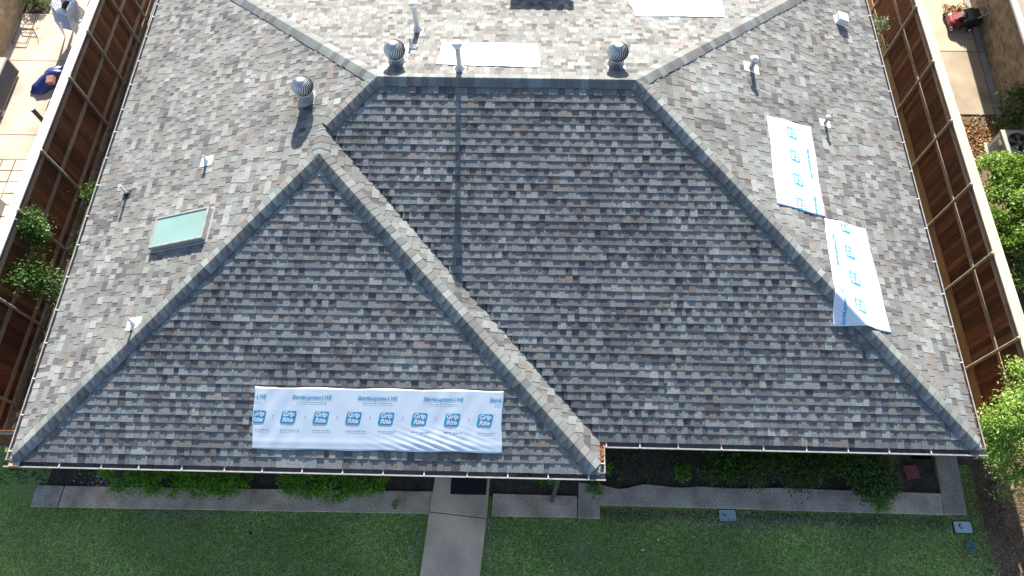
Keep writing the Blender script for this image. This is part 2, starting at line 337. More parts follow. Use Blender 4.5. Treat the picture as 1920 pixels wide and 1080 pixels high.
EXPO = .1455
SHC = [((.226, .240, .240), .26), ((.182, .188, .188), .34), ((.108, .107, .115), .13), ((.195, .176, .165), .06), ((.172, .187, .195), .14), ((.153, .148, .152), .07)]
SHP = np.array([p for _, p in SHC]); SHP = SHP / SHP.sum()
def shc(): return np.array(SHC[RNG.choice(len(SHC), p=SHP)][0]) * RNG.uniform(.88, 1.12)
TB, TT = .0105, .0055     # base and tab thickness
rv, rf, rc = [], [], []
def addq(pts, c):
    i = len(rv); rv.extend(pts); rf.append((i, i + 1, i + 2, i + 3)); rc.append(c)
def slope(O, U, VD, poly, deck=None, step=0.0):
    """lay architectural shingles on a plane; poly in (u, v) metres"""
    O, U, VD = map(np.array, (O, U, VD)); Nn = np.cross(U, VD); Nn /= np.linalg.norm(Nn)
    if Nn[2] < 0: Nn = -Nn
    def span(v):
        xs = []
        for i in range(len(poly)):
            (u0, v0), (u1, v1) = poly[i], poly[(i + 1) % len(poly)]
            if (v0 - v) * (v1 - v) <= 0 and v0 != v1: xs.append(u0 + (u1 - u0) * (v - v0) / (v1 - v0))
        return (min(xs), max(xs)) if len(xs) > 1 else None
    vmax = max(p[1] for p in poly); K = int(math.ceil(vmax / EXPO))
    W = lambda u, v, hh: O + U * u + VD * v + Nn * hh
    dk = deck or poly; rv_ = [W(u, v, -.012) for u, v in dk]; i = len(rv); rv.extend(rv_); rf.append(tuple(range(i, i + len(dk)))); rc.append((.03, .03, .03))
    for k in range(K):
        va, vb = k * EXPO, min((k + 1) * EXPO, vmax)
        sa, sb = span(va + 1e-4), span(vb - 1e-4)
        if not sa or not sb: continue
        lo = va - (.035 if k == 0 else 0); hi = vb + .012
        if sb[0] - sa[0] > .45: sa = (sb[0], sa[1])      # a level ridge crosses this course
        a0, b0, a1, b1 = sa[0] - .02, sa[1] + .02, sb[0] - .02, sb[1] + .02
        if step and vb < step: a0 = a1 = sa[0] + RNG.uniform(-.03, .05)     # course ends cut square at the valley
        u = min(a0, a1) - RNG.uniform(0, 1.0); end = max(b0, b1)
        while u < end:
            ue = u + 1.0; jit = RNG.normal(0, .0022); hj = abs(RNG.normal(0, .0012)); theme = RNG.uniform(.9, 1.1)
            s = u; tabstate = RNG.random() < .5
            calm = RNG.random() < .22
            while s < ue - .01:
                wdt = RNG.uniform(.095, .165) if tabstate else RNG.uniform(.085, .15)
                if calm and tabstate: wdt *= 1.9
                e = min(s + wdt, ue)
                if ue - e < .05: e = ue
                c = shc() * theme
                if not tabstate: c = c * .88
                g = .0012
                sb_, eb_ = np.clip(s + g, a0, b0), np.clip(e - g, a0, b0); st_, et_ = np.clip(s + g, a1, b1), np.clip(e - g, a1, b1)
                if eb_ - sb_ > .002 or et_ - st_ > .002:
                    hb = TB + hj + (TT if tabstate else 0) + RNG.normal(0, .0005); ht = .0005 + (TT * .9 if tabstate else 0)
                    l = lo + jit + (0 if tabstate else .0015)
                    p = [W(sb_, l, hb), W(eb_, l, hb), W(et_, hi, ht), W(st_, hi, ht)]
                    addq(p, c)
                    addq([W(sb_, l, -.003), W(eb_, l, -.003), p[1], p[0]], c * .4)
                    if tabstate:
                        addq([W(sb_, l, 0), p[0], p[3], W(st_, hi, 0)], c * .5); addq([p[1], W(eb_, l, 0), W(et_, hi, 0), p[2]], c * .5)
                s = e; tabstate = not tabstate
            u = ue
def plane_slope(O, U, run, rise, pts, deck=None, step=0.0):
    """pts in (u, horizontal distance from the eave)"""
    VDh = run; L_ = math.hypot(1, rise); VD = (VDh[0] / L_, VDh[1] / L_, rise / L_)
    slope(O, U, VD, [(u, d * L_) for u, d in pts], [(u, d * L_) for u, d in deck] if deck else None, step * L_)
plane_slope((0, 0, Z0), (1, 0, 0), (0, 1), SF, [(WW, 0), (XR, 0), (D1 + RL, DF), (D1, DF), (XQ, YP)], [(WW + .14, 0), (XR, 0), (D1 + RL, DF), (D1, DF), (XQ + .12, YP)], YP)
plane_slope((0, -PR, Z0), (1, 0, 0), (0, 1), SWF, [(0, 0), (WW, 0), (XQ, YQ + PR)])
plane_slope((0, 0, Z0), (0, 1, 0), (1, 0), SW, [(-PR, 0), (YR, 0), (DF, D1), (YP, XQ), (YQ, XQ)])
plane_slope((XR, 0, Z0), (0, 1, 0), (-1, 0), SE, [(0, 0), (YR, 0), (DF, D2)])
plane_slope((0, YR, Z0), (1, 0, 0), (0, -1), SR, [(0, 0), (XR, 0), (D1 + RL, DR), (D1, DR)])
plane_slope((WW, 0, Z0), (0, 1, 0), (-1, 0), SWR, [(-PR, 0), (.2, 0), (YP + .20, WW - XQ), (YQ, WW - XQ)])
roof = fast('roof', rv, rf, rc, M['shingle'], house)
roof['label'] = 'weathered grey, blue and brown laminated shingles in straight courses'

CAPC = [(.18, .205, .21), (.155, .176, .184), (.162, .166, .166), (.125, .136, .146), (.20, .222, .226), (.158, .160, .163)]
def caps(lo, hi, n1, n2, name='hip_cap', wd=.175):
    """bent cap shingles from the low end to the high end; n1, n2 = downslope horizontal directions of both planes with their slopes"""
    lo, hi = Vector(lo), Vector(hi); T = hi - lo; Ln = T.length; T.normalize(); b = MB()
    def side(nd):
        (dx, dy), s = nd; N_ = Vector((dx * s, dy * s, 1)).normalized(); q = N_.cross(T)
        if q.dot(Vector((dx, dy, 0))) < 0: q = -q
        return q.normalized(), N_
    (s1, N1), (s2, N2) = side(n1), side(n2); up = (N1 + N2).normalized(); n = int(Ln / .147)
    if name == 'hip_cap': lo = lo + T * .10; Ln -= .10; n = int(Ln / .147)
    ss = [-1, -.75, -.5, -.25, -.1, 0, .1, .25, .5, .75, 1]
    for k in range(n + 1):
        c = np.array(CAPC[RNG.integers(len(CAPC))]) * RNG.uniform(.85, 1.12); t0, t1 = k * .147 - .01, min((k + 1) * .147 + .03, Ln + .03); lift = .006 + RNG.uniform(0, .003)
        wj = wd * RNG.uniform(.93, 1.05); sk = RNG.normal(0, .007)
        def row(t, ex):
            out = []
            for s in ss:
                sv = s1 if s < 0 else s2; d_ = math.sqrt(s * s + .16) - .4
                out.append(lo + T * (t + sk * s) + sv * (d_ * 1.477 * wj) + up * (.018 + ex + .022 * (1 - s * s)))
            return out
        r0, r1 = row(t0, lift), row(t1, 0.0); rb = row(t0, -.02); m = len(ss)
        F = [(i, i + 1, m + i + 1, m + i) for i in range(m - 1)]; b.mesh(r0 + r1, F, tuple(c)); b.mesh(rb + r0, F, tuple(c * .3))
        for e in (0, m - 1):
            dn = up * -.045; b.face([r0[e], r1[e], r1[e] + dn, r0[e] + dn], tuple(c * .5))
    o = b.build(name, M['cap'], roof, smooth=False); o.data.polygons.foreach_set('use_smooth', [len(p.vertices) == 4 and True for p in o.data.polygons]); return o
dF, dW, dE, dR_, = ((0, -1), SF), ((-1, 0), SW), ((1, 0), SE), ((0, 1), SR)
caps(Rr, B, dF, dE); caps(LC, Q, ((0, -1), SWF), dW); caps(C, Q, ((0, -1), SWF), ((1, 0), SWR)); caps(P, A, dF, dW)
caps(BL, A, dR_, dW); caps(BR, B, dR_, dE); caps(Q, P, dW, ((1, 0), SWR), 'ridge_cap')
caps(A, B, dF, dR_, 'ridge_cap')

# gutters: open trough profile (outward distance, height), hangers across
GP = [(0, .02), (0, -.115), (.095, -.115), (.135, -.05), (.135, .0), (.112, .0), (.112, -.008), (.127, -.010), (.127, -.046), (.09, -.107), (.006, -.107), (.006, .02)]
def gutter(p, q, out, hang, col=M['gutter']):
    p, q, o_ = Vector(p), Vector(q), Vector(out); b = MB(); n = len(GP)
    V = [p + o_ * d + Vector((0, 0, z - .03)) for d, z in GP] + [q + o_ * d + Vector((0, 0, z - .03)) for d, z in GP]
    b.mesh(V, [(i, (i + 1) % n, n + (i + 1) % n, n + i) for i in range(n)] + [tuple(range(6)) + tuple(range(6, n)), tuple(range(n, 2 * n))[::-1]])
    g = b.build('gutter', col, house); T = (q - p).normalized()
    for t in hang:
        hb = MB(); c = p + T * t
        pts = [c + o_ * .004 + Vector((0, 0, -.012)), c + o_ * .07 + Vector((0, 0, -.022)), c + o_ * .124 + Vector((0, 0, -.024))]
        V = [x + T * s + Vector((0, 0, u)) for x in pts for s in (-.011, .011) for u in (-.003, .003)]
        hb.mesh(V, [(i, i + 1, i + 3 + 0 * i, i + 2) if 0 else (i * 4 + a, i * 4 + b_, i * 4 + 4 + b_, i * 4 + 4 + a) for i in range(2) for a, b_ in ((0, 1), (1, 3), (3, 2), (2, 0))] + [(0, 2, 3, 1), (8, 9, 11, 10)])
        hb.build('hanger', M['hanger'], g, smooth=False)
    return g
gx = lambda pxs, z: [G(a, b_, z) for a, b_ in pxs]
hw = [G(*p_, Z0)[0] for p_ in ((34, 868), (110, 871), (189, 873), (259, 875), (340, 877), (420, 879), (491, 880), (566, 881), (642, 883), (718, 885), (795, 887), (876, 889), (952, 891), (1028, 893), (1104, 894))]
gutter((-.135, -PR, Z0), (WW + .135, -PR, Z0), (0, -1, 0), [x + .135 for x in hw])
hm = [G(*p_, Z0)[0] for p_ in ((1137, 829), (1200, 831), (1272, 834), (1353, 836), (1432, 838), (1513, 840), (1591, 842), (1668, 844), (1747, 846))]
gutter((WW + .14, 0, Z0), (XR + .135, 0, Z0), (0, -1, 0), [x - WW - .14 for x in hm])
gutter((WW, -PR + .01, Z0), (WW, -.005, Z0), (1, 0, 0), [.16])
hl = [G(*p_, Z0)[1] for p_ in ((291, 30), (279, 67), (264, 113), (249, 157), (234, 204), (220, 246), (204, 295), (187, 346), (169, 404), (150, 458), (131, 518), (111, 580), (90, 642), (68, 709), (46, 777), (24, 845))]
gutter((0, YR, Z0), (0, -PR + .005, Z0), (-1, 0, 0), [.8, 1.6] + [YR - y for y in hl])
he = [G(*p_, Z0)[1] for p_ in ((1625, 28), (1638, 76), (1650, 123), (1662, 170), (1676, 218), (1688, 266), (1703, 320), (1717, 372), (1731, 427), (1748, 490), (1765, 550), (1782, 612), (1800, 679))]
gutter((XR, .005, Z0), (XR, YR, Z0), (1, 0, 0), [y for y in he])
b = MB(); b.box(10.02, 10.10, -PR - .13, -PR - .05, .03, Z0 - .14); b.box(10.02, 10.10, -PR - .05, -PR + .45, Z0 - .28, Z0 - .18)
bevel(b.build('downspout', M['bronze'], house))
b = MB(); b.box(-.03, .13, -PR - .12, -PR - .012, Z0 - .06, Z0 - .012); b.build('corner_block', mat('tan_block_wood', (.45, .30, .16), .8, noise=.2, nscale=20), house)

# leaves lying in the gutters
def litter(name, n, fpos, size, cols, kind='stuff', up=1.0):
    p = np.array([fpos() for _ in range(n)]); nd = RNG.normal(size=(n, 3)) * .45 + np.array([0, 0, up]); nd /= np.linalg.norm(nd, axis=1)[:, None]
    t = np.cross(nd, RNG.normal(size=(n, 3))); t /= np.linalg.norm(t, axis=1)[:, None]; q = np.cross(nd, t); L_ = (size * RNG.uniform(.5, 1.3, n))[:, None]
    V = np.stack([p - t * L_, p + q * L_ * .45, p + t * L_, p - q * L_ * .45], 1).reshape(-1, 3)
    C = np.array(cols)[RNG.integers(0, len(cols), n)] * RNG.uniform(.6, 1.3, n)[:, None]
    o = fast(name, V, np.arange(4 * n).reshape(n, 4), C, M['dryleaf']); o['kind'] = kind; return o
BRN = [(.34, .17, .07), (.25, .13, .06), (.42, .25, .11), (.16, .09, .05), (.36, .12, .05)]
ru = random.uniform
litter('leaf_litter', 420, lambda: (WW + ru(.012, .12), ru(-PR + .22, .0), Z0 - .05 + ru(-.02, .03)), .022, [(.50, .17, .05), (.42, .15, .06), (.55, .26, .10), (.30, .12, .06)])
litter('leaf_litter', 420, lambda: (XR + ru(.012, .12), random.triangular(-.05, 3.4, .3), Z0 - .05 + ru(-.04, .02)), .02, BRN)
litter('leaf_litter', 150, lambda: (XR + ru(.012, .12), random.triangular(10.3, 12.5, 11.8), Z0 - .05 + ru(-.04, .02)), .02, BRN)
litter('leaf_litter', 420, lambda: (random.choice((ru(0.1, 3.2), ru(9.3, 10.6), ru(14.6, 18))), 0, 0), .018, [(.07, .045, .03), (.11, .06, .035), (.05, .035, .03)])
g_ = bpy.data.objects[COL.objects[-1].name]; vv = g_.data.vertices
for i in range(0, len(vv), 4):      # drop each leaf into the trough of the eave it lies over
    x = vv[i].co.x; yb = (-PR if x < WW else 0) - ru(.015, .11)
    for k in range(4): vv[i + k].co.y += yb; vv[i + k].co.z += Z0 - .10 + .01
# ---- vents
def nrm(x, y):
    e = .01; n = Vector((-(z_roof(x + e, y) - z_roof(x - e, y)) / (2 * e), -(z_roof(x, y + e) - z_roof(x, y - e)) / (2 * e), 1)); return n.normalized()
def rloc(x, y): return Vector((x, y, z_roof(x, y) + .012))
def flashing(b, x, y, sx, sy, c=(.5, .5, .5)):
    """plate on the slope, local to (x, y); sx across, sy along the slope"""
    n = nrm(x, y); d = Vector((n.x, n.y, 0)).normalized(); dn = (d - n * d.dot(n)).normalized(); ac = n.cross(dn)
    Mx = Matrix((ac, dn, n)).transposed().to_4x4(); b.box(-sx / 2, sx / 2, -sy / 2, sy / 2, .0, .006, c, Mx); return Mx
def part_at(b, name, m, parent, loc, smooth=False):
    me_o = fast(name, b.v, b.f, b.c, m, None, None, smooth); me_o.parent = parent; me_o.location = Vector(loc) - wloc(parent); return me_o

def turbine_vent(x, y, hgt, rz):
    b = MB(); flashing(b, x, y, .36, .38)
    b.lathe([(.19, -.06), (.155, .04), (.15, .06), (.15, hgt - .36), (.158, hgt - .355), (.158, hgt - .33), (.15, hgt - .325), (0.0, hgt - .325)], 28)
    b.lathe([(.21, -.08), (.2, -.01), (.155, .05)], 28)
    base = part_at(b, 'turbine_vent', M['galv_dull'], house, rloc(x, y)); base['label'] = 'galvanised spinning turbine vent'
    h = MB(); z0, z1 = hgt - .325, hgt; n = 24; Rm = .205
    for k in range(n):
        a0 = 2 * math.pi * k / n + rz; pts = []
        for i in range(9):
            t = i / 8; ph = -1.05 + t * 2.32; r = Rm * math.cos(ph) * (1.0) + .012; z = (z0 + z1) / 2 + .165 * math.sin(ph); a = a0 + .75 * t
            da = 2 * math.pi / n * .8
            pts.append(((r * math.cos(a), r * math.sin(a), z), ((r - .02) * math.cos(a + da), (r - .02) * math.sin(a + da), z)))
        V = [p for pr in pts for p in pr]; h.mesh(V, [(2 * i, 2 * i + 1, 2 * i + 3, 2 * i + 2) for i in range(8)])
    h.lathe([(.075, z1 - .012), (.07, z1), (.03, z1 + .008), (0, z1 + .01)], 20)
    h.lathe([(.158, z0 + .0), (.165, z0 + .012), (.165, z0 + .03), (.15, z0 + .03)], 28)
    hd = part_at(h, 'turbine_head', M['galv'], base, rloc(x, y), smooth=True)
    c = MB(); c.lathe([(.13, z0 + .03), (.165, z0 + .12), (.16, z0 + .2), (.11, z0 + .28), (0, z0 + .31)], 20); part_at(c, 'vane_gap_shade', M['dark'], base, rloc(x, y))  # dark solid in the hollow head, standing in for shade between the vanes
turbine_vent(4.95, 6.31, .55, .2); turbine_vent(6.74, 7.0, .52, 1.1); turbine_vent(11.12, 7.04, .52, .6)

def flue(x, y, hgt, r=.052, capr=.105):
    b = MB(); flashing(b, x, y, .24, .26); b.lathe([(.13, -.05), (.11, .02), (.075, .09), (.06, .12), (r, .13), (r, hgt - .1)], 20); b.lathe([(r + .014, hgt - .13), (r + .014, hgt - .09), (r, hgt - .085)], 20)
    f = part_at(b, 'flue_pipe', M['galv'], house, rloc(x, y), smooth=False); f['label'] = 'tall galvanised flue pipe with a domed white cap'
    c = MB(); c.lathe([(.055, hgt - .09), (capr * .85, hgt - .08), (capr, hgt - .05), (capr, hgt - .035), (capr * .8, hgt - .005), (capr * .4, hgt + .012), (0, hgt + .015)], 24); part_at(c, 'flue_cap', M['white'], f, rloc(x, y), smooth=True)
flue(8.02, 6.75, .72); flue(6.96, 8.46, .77, .055, .10)

def plumb(x, y, hgt, r, pipe, boot, fl, sx=.24, sy=.3, tilt=(0, 0)):
    b = MB(); flashing(b, x, y, sx, sy); f = part_at(b, 'vent_flashing', M[fl], house, rloc(x, y))
    c = MB(); c.lathe([(r + .045, -.03), (r + .03, .03), (r + .012, .065), (r, .07)], 16); part_at(c, 'vent_boot', M[boot], f, rloc(x, y), True)
    p = MB(); p.lathe([(r, -.02), (r, hgt), (r - .009, hgt), (r - .009, hgt - .08), (0, hgt - .08)], 16); part_at(p, 'vent_pipe', M[pipe], f, rloc(x, y)); return f
plumb(.87, 4.97, .33, .03, 'white', 'black', 'black', .2, .22)
plumb(2.79, 5.34, .19, .026, 'galv', 'white', 'white'); plumb(2.04, 1.82, .23, .028, 'galv', 'white', 'white', .26, .34); plumb(6.92, 7.7, .25, .02, 'galv_dull', 'white', 'white', .26, .2)
def hooded(x, y, hgt, r, s):
    b = MB(); flashing(b, x, y, .24 * s, .34 * s); f = part_at(b, 'vent_flashing', M['white'], house, rloc(x, y))
    p = MB(); p.tube([(0, 0, -.02), (0, 0, hgt * .72), (-.012 * s, -.02 * s, hgt * .86), (-.02 * s, -.06 * s, hgt * .93)], [r * 1.5, r, r * 1.05, r * 1.25], 14)
    part_at(p, 'vent_pipe', M['galv_dull'], f, rloc(x, y), True)
    c = MB(); c.lathe([(r * 1.1, hgt * .86), (r * 1.95, hgt * .88), (r * 2.0, hgt * .93), (r * 1.5, hgt * 1.0), (0, hgt * 1.04)], 16, o=(-.015 * s, -.02 * s, 0)); part_at(c, 'vent_hood', M['white'], f, rloc(x, y), True)
hooded(14.13, 7.72, .32, .045, 1.1); hooded(15.78, 6.78, .25, .028, .8)
b = MB(); Mx = flashing(b, 16.84, 10.2, .26, .28); b.box(-.11, .11, -.12, .12, .0, .15, (.5, .5, .5), Mx); b.box(-.125, .125, -.135, .135, .13, .165, (.5, .5, .5), Mx)
bevel(part_at(b, 'box_vent', M['white'], house, rloc(16.84, 10.2)), .012)
# skylight
xs0, xs1, ys0, ys1 = 1.99, 3.25, 3.38, 4.085; x, y = (xs0 + xs1) / 2, (ys0 + ys1) / 2
n = nrm(x, y); ac = Vector((0, 1, 0)); dn = n.cross(ac); Mx = Matrix((ac, dn, n)).transposed().to_4x4(); la, lb = (ys1 - ys0) / 2, (xs1 - xs0) / 2 * math.hypot(1, SW)
b = MB(); fw = .045
for (a0, a1, c0, c1) in ((-la, la, -lb, -lb + fw), (-la, la, lb - fw, lb), (-la, -la + fw, -lb + fw, lb - fw), (la - fw, la, -lb + fw, lb - fw)): b.box(a0, a1, c0, c1, -.01, .115, (.5, .5, .5), Mx)
for (a0, a1, c0, c1) in ((-la - .05, la + .05, -lb - .05, -lb), (-la - .05, la + .05, lb, lb + .05), (-la - .05, -la, -lb, lb), (la, la + .05, -lb, lb)): b.box(a0, a1, c0, c1, -.01, .012, (.5, .5, .5), Mx)
sk = part_at(b, 'skylight', M['galv_dull'], house, rloc(x, y)); bevel(sk, .01)
b = MB(); b.box(-la + fw, la - fw, -lb + fw, lb - fw, .07, .10, (.5, .5, .5), Mx); part_at(b, 'glass', M['glassy'], sk, rloc(x, y))
# chimney on the rear slope (beyond the top edge, it throws the dark patch)
b = MB(); b.box(8.95, 10.32, 11.0, 11.75, 3.0, 4.50); b.box(8.90, 10.37, 10.98, 11.80, 4.50, 4.58); b.build('chimney', M['brick_house'], house)

# ------------------------------------------------------------------ underlayment sheets lying on the roof
def wrink(s, t, seed, amp):
    return amp * (.5 * math.sin(9.1 * s + 2.3 * t + seed) * math.sin(5.2 * t - 1.7 * s + 2 * seed) + .5 * math.sin(17 * s - 11 * t + 3 * seed) * max(0, math.sin(1.9 * s + seed)) )
class Sheet:
    def __init__(S, bl, br, tr, tl, seed, amp=.006, fold=None):
        S.c = [np.array(p, float) for p in (bl, br, tr, tl)]; S.seed = seed; S.amp = amp; S.fold = fold
        S.L = np.linalg.norm(S.c[1] - S.c[0]); a = (S.c[0] + S.c[1]) / 2; d = (S.c[3] + S.c[2]) / 2
        S.Ht = math.sqrt(np.sum((a - d) ** 2) + (z_roof(*a) - z_roof(*d)) ** 2)
    def at(S, s, t, up=0.0):
        a, q = s / S.L, t / S.Ht
        p = (S.c[0] * (1 - a) + S.c[1] * a) * (1 - q) + (S.c[3] * (1 - a) + S.c[2] * a) * q
        z = z_roof(*p) + .024 + wrink(s, t, S.seed, S.amp)
        if S.fold: z += S.fold(s, t, p)
        return (p[0], p[1], z + up)
    def build(S, label, cell=.03):
        nu, nv = int(S.L / cell), int(S.Ht / cell); V = []
        for j in range(nv + 1):
            for i in range(nu + 1):
                ju = .012 * math.sin(7 * j * cell + S.seed) * (1 if i in (0, nu) else 0); jv = .010 * math.sin(5 * i * cell + 2 * S.seed) * (1 if j in (0, nv) else 0)
                V.append(S.at(S.L * i / nu + ju, S.Ht * j / nv + jv))
        F = np.array([(j * (nu + 1) + i, j * (nu + 1) + i + 1, (j + 1) * (nu + 1) + i + 1, (j + 1) * (nu + 1) + i) for j in range(nv) for i in range(nu)])
        mid = S.at(S.L / 2, S.Ht / 2); S.o = fast('underlayment_sheet', V, F, None, M['sheet'], None, mid, smooth=True)
        sm = S.o.modifiers.new('thickness', 'SOLIDIFY'); sm.thickness = .004; sm.offset = -1
        return tag(S.o, label, 'roofing sheet', 'underlayment sheets nailed over roof patches')
    def poly(S, name, V2, F, m, parent, up):
        return fast(name, [S.at(x, y, up) for x, y in V2], [tuple(f) for f in F], None, M[m], parent)
_tc = {}
def text_mesh(txt, size, shear, bold):
    k = (txt, size, shear, bold)
    if k not in _tc:
        cu = bpy.data.curves.new('t', 'FONT'); cu.body = txt; cu.size = size; cu.shear = shear; cu.offset = bold; cu.align_x = 'CENTER'; cu.resolution_u = 3
        o = bpy.data.objects.new('t', cu); COL.objects.link(o); bpy.context.view_layer.update()
        me = bpy.data.meshes.new_from_object(o.evaluated_get(bpy.context.evaluated_depsgraph_get()))
        V = np.array([v.co[:2] for v in me.vertices]); F = [tuple(p.vertices) for p in me.polygons]
        COL.objects.unlink(o); bpy.data.objects.remove(o); bpy.data.curves.remove(cu); bpy.data.meshes.remove(me); _tc[k] = (V, F)
    return _tc[k]
def clip_ok(S, V, pad=.004): return (V[:, 0].min() > pad) and (V[:, 0].max() < S.L - pad) and V[:, 1].min() > pad and V[:, 1].max() < S.Ht - pad
def clipF(S, V, F, pad=.006):
    ins = (V[:, 0] > pad) & (V[:, 0] < S.L - pad) & (V[:, 1] > pad) & (V[:, 1] < S.Ht - pad)
    F2 = [f for f in F if all(ins[i] for i in f)]; used = sorted({i for f in F2 for i in f}); mp = {o: n_ for n_, o in enumerate(used)}
    return V[used] if used else V[:0], [tuple(mp[i] for i in f) for f in F2]
def rr_badge(w_, h_, r, sh):
    pts = []
    for cx, cy, a in ((w_ / 2 - r, h_ / 2 - r, 0), (-w_ / 2 + r, h_ / 2 - r, 90), (-w_ / 2 + r, -h_ / 2 + r, 180), (w_ / 2 - r, -h_ / 2 + r, 270)):
        for k in range(6): th = R_(a + 18 * k); pts.append((cx + r * math.cos(th), cy + r * math.sin(th)))
    return np.array([(x + sh * y, y) for x, y in pts])
def logo(S, s, t):
    Bd = rr_badge(.27, .225, .035, .2) + [s, t]
    # clip the badge to the sheet's end
    Bd[:, 0] = np.clip(Bd[:, 0], .006, S.L - .006)
    if Bd[:, 0].max() - Bd[:, 0].min() < .02: return
    cen = Bd.mean(0); nb_ = len(Bd); RV = [cen] + [cen + (p - cen) * q for q in (.25, .5, .75, 1.0) for p in Bd]
    RF = [(0, 1 + i, 1 + (i + 1) % nb_) for i in range(nb_)] + [(1 + a * nb_ + i, 1 + (a + 1) * nb_ + i, 1 + (a + 1) * nb_ + (i + 1) % nb_, 1 + a * nb_ + (i + 1) % nb_) for a in range(3) for i in range(nb_)]
    lo = S.poly('logo_badge', RV, RF, 'print', S.o, .0034)
    VV_, FF = [], []
    for word, dy in (('Grip', .018), ('Rite', -.088)):
        V, F = text_mesh(word, .118, .2, .0045); V = V * [1.0, 1.0] + [s + .2 * dy * .6, t + dy]; V, F = clipF(S, V, F)
        k = len(VV_); VV_ += [tuple(v) for v in V]; FF += [tuple(i + k for i in f) for f in F]
    if FF: S.poly('lettering', VV_, FF, 'sheet', lo, .0062)
    dot = np.array([(s + .185 + .008 * math.cos(a), t + .10 + .008 * math.sin(a)) for a in np.linspace(0, 6.28, 9)[:-1]])
    if dot[:, 0].max() < S.L - .01: S.poly('trademark_dot', dot, [tuple(range(8))], 'fineprint', S.o, .0034)
def banner(S, s, t):
    V, F = text_mesh('ShingleLayment-LWE', .103, .28, .002); wd = V[:, 0].max() - V[:, 0].min(); V = V * [.74 / wd, 1.0] + [s, t]; V, F = clipF(S, V, F)
    if F: S.poly('banner_lettering', V, F, 'print', S.o, .0034)
def fineline(S, s, t, wd, hh=.016):
    x = s - wd / 2; VV_, FF = [], []
    while x < s + wd / 2:
        e = x + ru(.012, .05); k = len(VV_)
        if x > .01 and e < S.L - .01: VV_ += [(x, t), (e, t), (e, t + hh), (x, t + hh)]; FF.append((k, k + 1, k + 2, k + 3))
        x = e + ru(.006, .02)
    if FF: S.poly('fine_print', VV_, FF, 'fineprint', S.o, .0034)
def front_fold(s, t, p):     # loose creases near the lower right end
    g = math.exp(-((s - 3.35) / .75) ** 2) * math.exp(-((t - .10) / .24) ** 2)
    return .013 * g * abs(math.sin(19 * (t * 1.6 + .55 * s))) + .0025 * math.exp(-((t - .13) / .05) ** 2)
S1 = Sheet((4.44, -.33), (9.01, -.31), (9.02, .735), (4.44, .715), 1.0, .0032, front_fold)
S1.build('blue printed white underlayment sheet on the shaded front slope above the gutter', .025)
k_ = S1.L / 465.0
for px_ in (484, 541, 602, 663, 724, 786, 847, 908): logo(S1, (px_ - 475) * k_, .58)
for px_ in (460, 583, 706, 829, 952): banner(S1, (px_ - 475) * k_, .915); fineline(S1, (px_ - 475) * k_, .845, .52)
for px_ in (484, 541, 602, 663, 724, 786, 847, 908): fineline(S1, (px_ - 475) * k_ + .02, .335, .33, .018)
for px_ in (512, 572, 633, 694, 755, 817, 878):
    dt = np.array([((px_ - 475) * k_ + .013 * math.cos(a), .60 + .013 * math.sin(a)) for a in np.linspace(0, 6.28, 9)[:-1]]); S1.poly('trademark_dot', dt, [tuple(range(8))], 'fineprint', S1.o, .0034)
S2 = Sheet((14.33, 6.5), (14.22, 4.33), (15.3, 4.30), (15.39, 6.54), 2.0, .004)
S2.build('sunlit white underlayment sheet on the east slope, the one nearer the ridge', .04)
def hipbump(s, t, p): d = abs(p[1] * SF - (XR - p[0]) * SE); return .055 * math.exp(-(d / .075) ** 2)
S3 = Sheet((16.31, 2.01), (16.24, 4.26), (15.27, 4.28), (15.14, 2.05), 3.0, .006, hipbump)
S3.build('sunlit white underlayment sheet whose lower corner wraps over the front hip', .03)
for S, px0 in ((S2, None), (S3, None)):
    for i in range(4):
        logo(S, (.30 if S is S2 else .42) + .58 * i, .58 * S.Ht / 1.115)
    banner(S, (.95 if S is S2 else .34), .9 * S.Ht / 1.115); banner(S, (2.1 if S is S2 else 1.55), .9 * S.Ht / 1.115)
    fineline(S, .8, .8 * S.Ht / 1.115, .5)
S4 = Sheet((7.53, 6.94), (9.63, 6.86), (9.56, 7.90), (7.56, 7.89), 4.0, .005); S4.build('bright white underlayment sheet on the rear slope behind the tall flue pipe', .05)
S5 = Sheet((11.79, 9.30), (13.79, 9.33), (13.95, 10.6), (11.62, 10.6), 5.0, .005); S5.build('bright white underlayment sheet high on the rear slope at the top edge', .05)

# small debris on the front slope
for i, (x, y, l) in enumerate(((10.99, 4.72, 'small brown chip of debris on the upper middle of the front slope'), (13.76, 3.43, 'small brown chip of debris near the right hip of the front slope'), (12.03, 1.0, 'small brown chip of debris low on the front slope'))):
    b = MB(); n = 7; pts = [(.045 * ru(.7, 1.1) * math.cos(a), .04 * ru(.7, 1.1) * math.sin(a)) for a in np.linspace(0, 6.28, n + 1)[:-1]]
    lo = [(px_, py_, py_ * SF + .0) for px_, py_ in pts]; hi = [(px_ * .7, py_ * .7, py_ * .7 * SF + .02) for px_, py_ in pts]
    b.mesh(lo + hi, [(k, (k + 1) % n, n + (k + 1) % n, n + k) for k in range(n)] + [tuple(range(n, 2 * n))])
    o = part_o = fast('roof_chip', b.v, b.f, b.c, mat('brown_chip', (.17, .12, .10), .9, noise=.3, nscale=40)); o.location = (x, y, z_roof(x, y) + .012); tag(o, l, 'debris')

